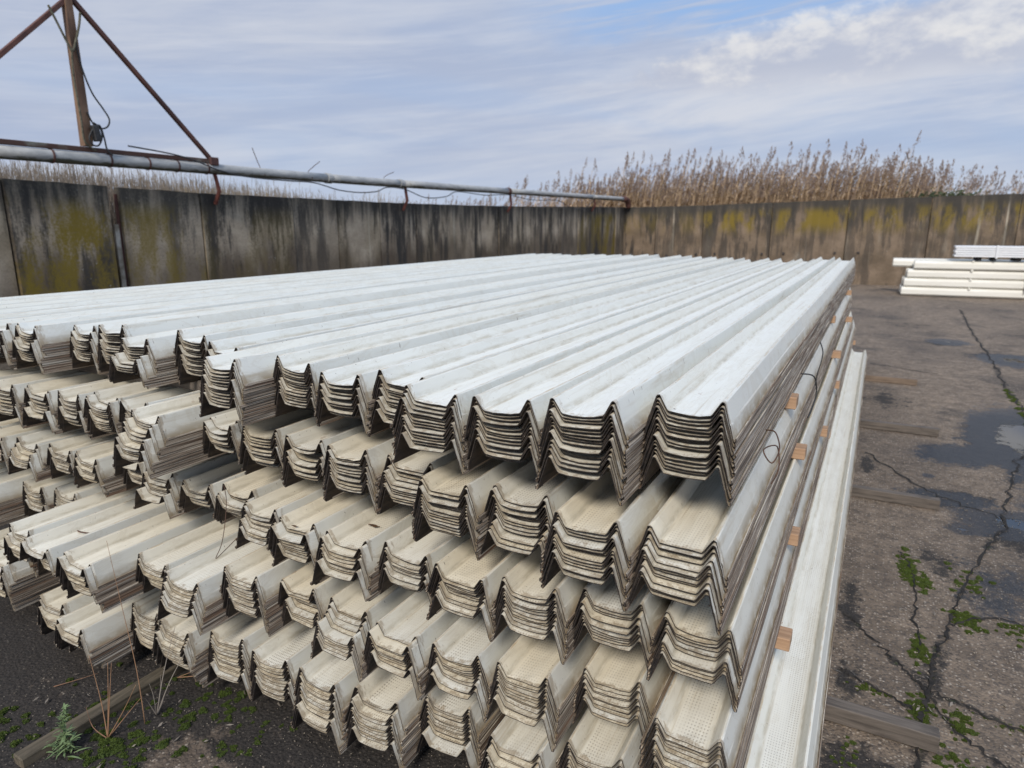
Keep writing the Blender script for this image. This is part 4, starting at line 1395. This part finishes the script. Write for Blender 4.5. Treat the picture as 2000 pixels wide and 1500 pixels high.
spots = []
rs_ = random.Random(21)
for cx, cy, sx, sy, n, r0, r1 in [(-2.80, 1.42, .10, .06, 9, .018, .036), (-2.70, 1.50, .12, .08, 7, .015, .03), (-2.95, 1.62, .18, .12, 18, .012, .028),
                                  (-2.70, 1.80, .14, .08, 16, .012, .028), (-2.45, 1.86, .16, .05, 14, .010, .024), (-3.15, 1.42, .2, .12, 12, .012, .03), (-3.25, 1.25, .1, .05, 6, .02, .035),
                                  (-2.32, 1.70, .12, .07, 5, .010, .02), (-2.35, 1.62, .07, .05, 4, .012, .02), (-2.6, 1.35, .15, .05, 7, .012, .03),
                                  (0.40, 4.98, .045, .16, 12, .02, .045), (0.47, 4.78, .05, .12, 7, .018, .04), (0.68, 4.40, .07, .10, 10, .02, .04), (0.43, 3.95, .03, .12, 12, .014, .032), (0.41, 3.40, .04, .14, 12, .012, .028),
                                  (0.57, 3.38, .05, .10, 8, .012, .026), (0.55, 3.1, .1, .1, 6, .012, .024), (0.2, 3.46, .08, .03, 5, .010, .018), (1.78, 11.0, .04, .7, 9, .03, .06), (1.8, 9.7, .05, .4, 6, .03, .05),
                                  (0.85, 3.46, .2, .03, 7, .01, .02), (0.95, 4.4, .12, .1, 6, .015, .03), (.75, 4.9, .1, .2, 6, .02, .035), (.1, 2.9, .05, .2, 4, .01, .02)]:
    for _ in range(n * (5 if cx > -1 else 2)):
        q_ = .6 if cx > -1 else 1
        spots.append((rs_.gauss(cx, sx * q_), rs_.gauss(cy, sy * q_), rs_.uniform(r0, r1) * (rs_.uniform(.3, .8) if cx > -1 else rs_.uniform(.4, 1.0))))
tag(moss_cushions(spots, 4).build('moss', MOSSM), 'bright green moss cushions on the damp ground', kind='stuff')

mb = MB()
for _ in range(5200):
    if rs_.random() < .5:
        x, y = rs_.uniform(-3.6, -.6), rs_.uniform(.9, 2.1)
        s = rs_.uniform(.0010, .0034) * (1 if rs_.random() < .97 else 2.2)
    else:
        x, y = rs_.uniform(-.02, 1.4), rs_.uniform(2.4, 7.5)
        s = rs_.uniform(.0015, .0055) * (1 if rs_.random() < .98 else 2.0)
    z = GZ + .006 + s * .3
    o_ = [(rs_.uniform(.6, 1.3) * s) for _k in range(6)]
    mb.add([(x + o_[0], y, z), (x, y + o_[1], z), (x - o_[2], y, z), (x, y - o_[3], z), (x, y, z + o_[4] * .7), (x, y, z - s)],
           [(0, 1, 4), (1, 2, 4), (2, 3, 4), (3, 0, 4), (1, 0, 5), (2, 1, 5), (3, 2, 5), (0, 3, 5)], rnd=rs_.random() ** 1.6)
tag(mb.build('gravel', PEBBLE), 'scattered small pale stones on the ground', kind='stuff')


mb = MB()
for ci, c in enumerate(CRACKS):
    P_ = smooth_pts([(x, y, 0) for x, y in c], 14)
    vs, fs = [], []
    for k, p in enumerate(P_):
        d = (P_[min(k + 1, len(P_) - 1)] - P_[max(k - 1, 0)]).normalized()
        wv = (.008 if ci == 0 else .0045) * rs_.uniform(.25, 1.6) * (1 + p.y * .03)
        off = rs_.gauss(0, .008 if p.y < 6 else .02)
        for sg in (-1, 1):
            q_ = p + Vector((-d.y, d.x, 0)) * (off + sg * wv)
            vs.append((q_.x, q_.y, GZ + .0085 + (.004 if sg > 0 else 0)))
        if k:
            fs.append((2 * k - 2, 2 * k - 1, 2 * k + 1, 2 * k))
    mb.add(vs, fs)
tag(mb.build('crack_soil', make_flat('black_soil', (0.008, 0.007, 0.006), (0.03, 0.025, 0.02), 30, 0.95)), 'black soil filling the jagged cracks of the yard', kind='stuff')
mb = MB()
for _ in range(170):
    if rs_.random() < .45:
        x, y = rs_.uniform(-3.5, -1.0), rs_.uniform(1.0, 2.0)
    else:
        c = rs_.choice(CRACKS[:5])
        a_, b_ = rs_.choice(list(zip(c[:-1], c[1:])))
        t = rs_.random()
        x, y = a_[0] + (b_[0] - a_[0]) * t + rs_.gauss(0, .06), a_[1] + (b_[1] - a_[1]) * t + rs_.gauss(0, .06)
    if y > 8:
        continue
    a = rs_.uniform(0, 6.28)
    ln, ww = rs_.uniform(.006, .026), rs_.uniform(.001, .006)
    z = GZ + .012
    ca, sa = math.cos(a), math.sin(a)
    mb.add([(x - ca * ln, y - sa * ln, z), (x - sa * ww, y + ca * ww, z + rs_.uniform(0, .008)), (x + ca * ln, y + sa * ln, z + rs_.uniform(0, .012)), (x + sa * ww, y - ca * ww, z)], [(0, 3, 2, 1)], rnd=rs_.random())
tag(mb.build('leaf_litter', GREYSTEM), 'bits of dead stalk and leaf scattered on the ground', kind='stuff')


def plant(name, base, stems, mat, label, cat, leafm=None):
    root = empty(name, base)
    tag(root, label, cat)
    for pts, r_ in stems:
        mb_ = MB()
        P_ = smooth_pts([base] + pts, 4)
        mb_.tube(P_, [r_ * (1 - .7 * k / (len(P_) - 1)) for k in range(len(P_))], 5, rnd=random.random())
        mb_.build('stem', mat, root, smooth=True)
    return root


Bs = (-2.86, 1.44, GZ)
plant('bare_shoots', Bs, [([(-2.905, 1.46, -2.12), (-2.965, 1.47, -1.90)], .0034), ([(-2.865, 1.47, -2.1), (-2.88, 1.50, -1.93)], .0032), ([(-2.84, 1.46, -2.1), (-2.85, 1.50, -1.92)], .0031),
                          ([(-2.76, 1.47, -2.12), (-2.65, 1.48, -1.95)], .0031), ([(-2.93, 1.42, -2.23), (-3.0, 1.44, -2.165)], .0031), ([(-2.80, 1.50, -2.18), (-2.74, 1.55, -2.09)], .003)],
      SHOOTM, 'clump of bare reddish shoots rising from the soil by the plank', 'plant')
plant('dead_stalk', (-2.80, 1.58, GZ), [([(-2.84, 1.60, -2.02), (-2.92, 1.62, -1.72), (-3.0, 1.64, -1.42)], .0026)], SHOOTM, 'single tall brown dead stalk leaning against the left nests', 'plant')
plant('dry_weed', (-2.80, 1.64, GZ), [([(-2.76, 1.70, -2.12), (-2.72, 1.78, -1.98)], .0035), ([(-2.79, 1.68, -2.12), (-2.80, 1.74, -1.99), (-2.82, 1.8, -1.9)], .0030), ([(-2.84, 1.66, -2.2), (-2.86, 1.66, -2.14)], .0025),
                                      ([(-2.77, 1.62, -2.2), (-2.73, 1.62, -2.16)], .0025), ([(-2.82, 1.62, -2.2), (-2.80, 1.60, -2.16)], .0025), ([(-2.78, 1.66, -2.22), (-2.78, 1.70, -2.15)], .0025), ([(-2.83, 1.69, -2.2), (-2.86, 1.72, -2.13)], .0022)],
      GREYSTEM, 'grey dried weed stalks standing on the moss behind the plank', 'plant')
plant('fallen_stem', (-2.95, 1.86, GZ + .01), [([(-2.80, 1.90, GZ + .05), (-2.62, 1.98, GZ + .09)], .0035), ([(-2.86, 1.95, GZ + .05), (-2.8, 2.0, GZ + .12)], .0022)], SHOOTM, 'reddish brown stem lying slantwise at the foot of the nests', 'plant')
plant('fallen_stem', (-3.44, 1.52, GZ + .008), [([(-3.38, 1.60, GZ + .015), (-3.33, 1.68, GZ + .02)], .003)], SHOOTM, 'short red stem lying alone on the black soil', 'plant')
wd = empty('green_weed', (-2.95, 1.30, GZ))
tag(wd, 'narrow leaved grey green weed at the end of the plank', 'plant')
mb, mb2 = MB(), MB()
stm = smooth_pts([(-2.95, 1.30, GZ), (-2.952, 1.31, GZ + .08), (-2.945, 1.315, GZ + .155), (-2.95, 1.33, GZ + .21)], 5)
mb2.tube(stm, .003, 5, rnd=.3)
mb2.build('stem', WEEDM, wd)
for k in range(150):
    p = stm[rs_.randrange(1, len(stm))] if k > 60 else Vector((-2.95 + rs_.gauss(0, .025), 1.30 + rs_.gauss(0, .02), GZ + rs_.uniform(.01, .07)))
    a = rs_.uniform(0, 6.28)
    up_ = rs_.uniform(.2, 1.1)
    ln = rs_.uniform(.035, .08) * (1.15 - (p.z - GZ) / .26)
    vs, fs = [], []
    for j in range(4):
        u = j / 3
        ww = .0042 * math.sin(math.pi * (u * .8 + .18))
        c_ = p + Vector((math.cos(a), math.sin(a), up_)).normalized() * ln * u + Vector((0, 0, -ln * .35 * u * u))
        vs += [tuple(c_ + Vector((-math.sin(a), math.cos(a), 0)) * ww), tuple(c_ - Vector((-math.sin(a), math.cos(a), .3)) * ww)]
        if j:
            b0 = 2 * j
            fs.append((b0 - 2, b0, b0 + 1, b0 - 1))
    mb.add(vs, fs, rnd=rs_.random())
fo = mb.build('foliage', WEEDM, wd)
fo['kind'] = 'stuff'

# tidy the helper property
for o in bpy.data.objects:
    if '_base' in o:
        del o['_base']
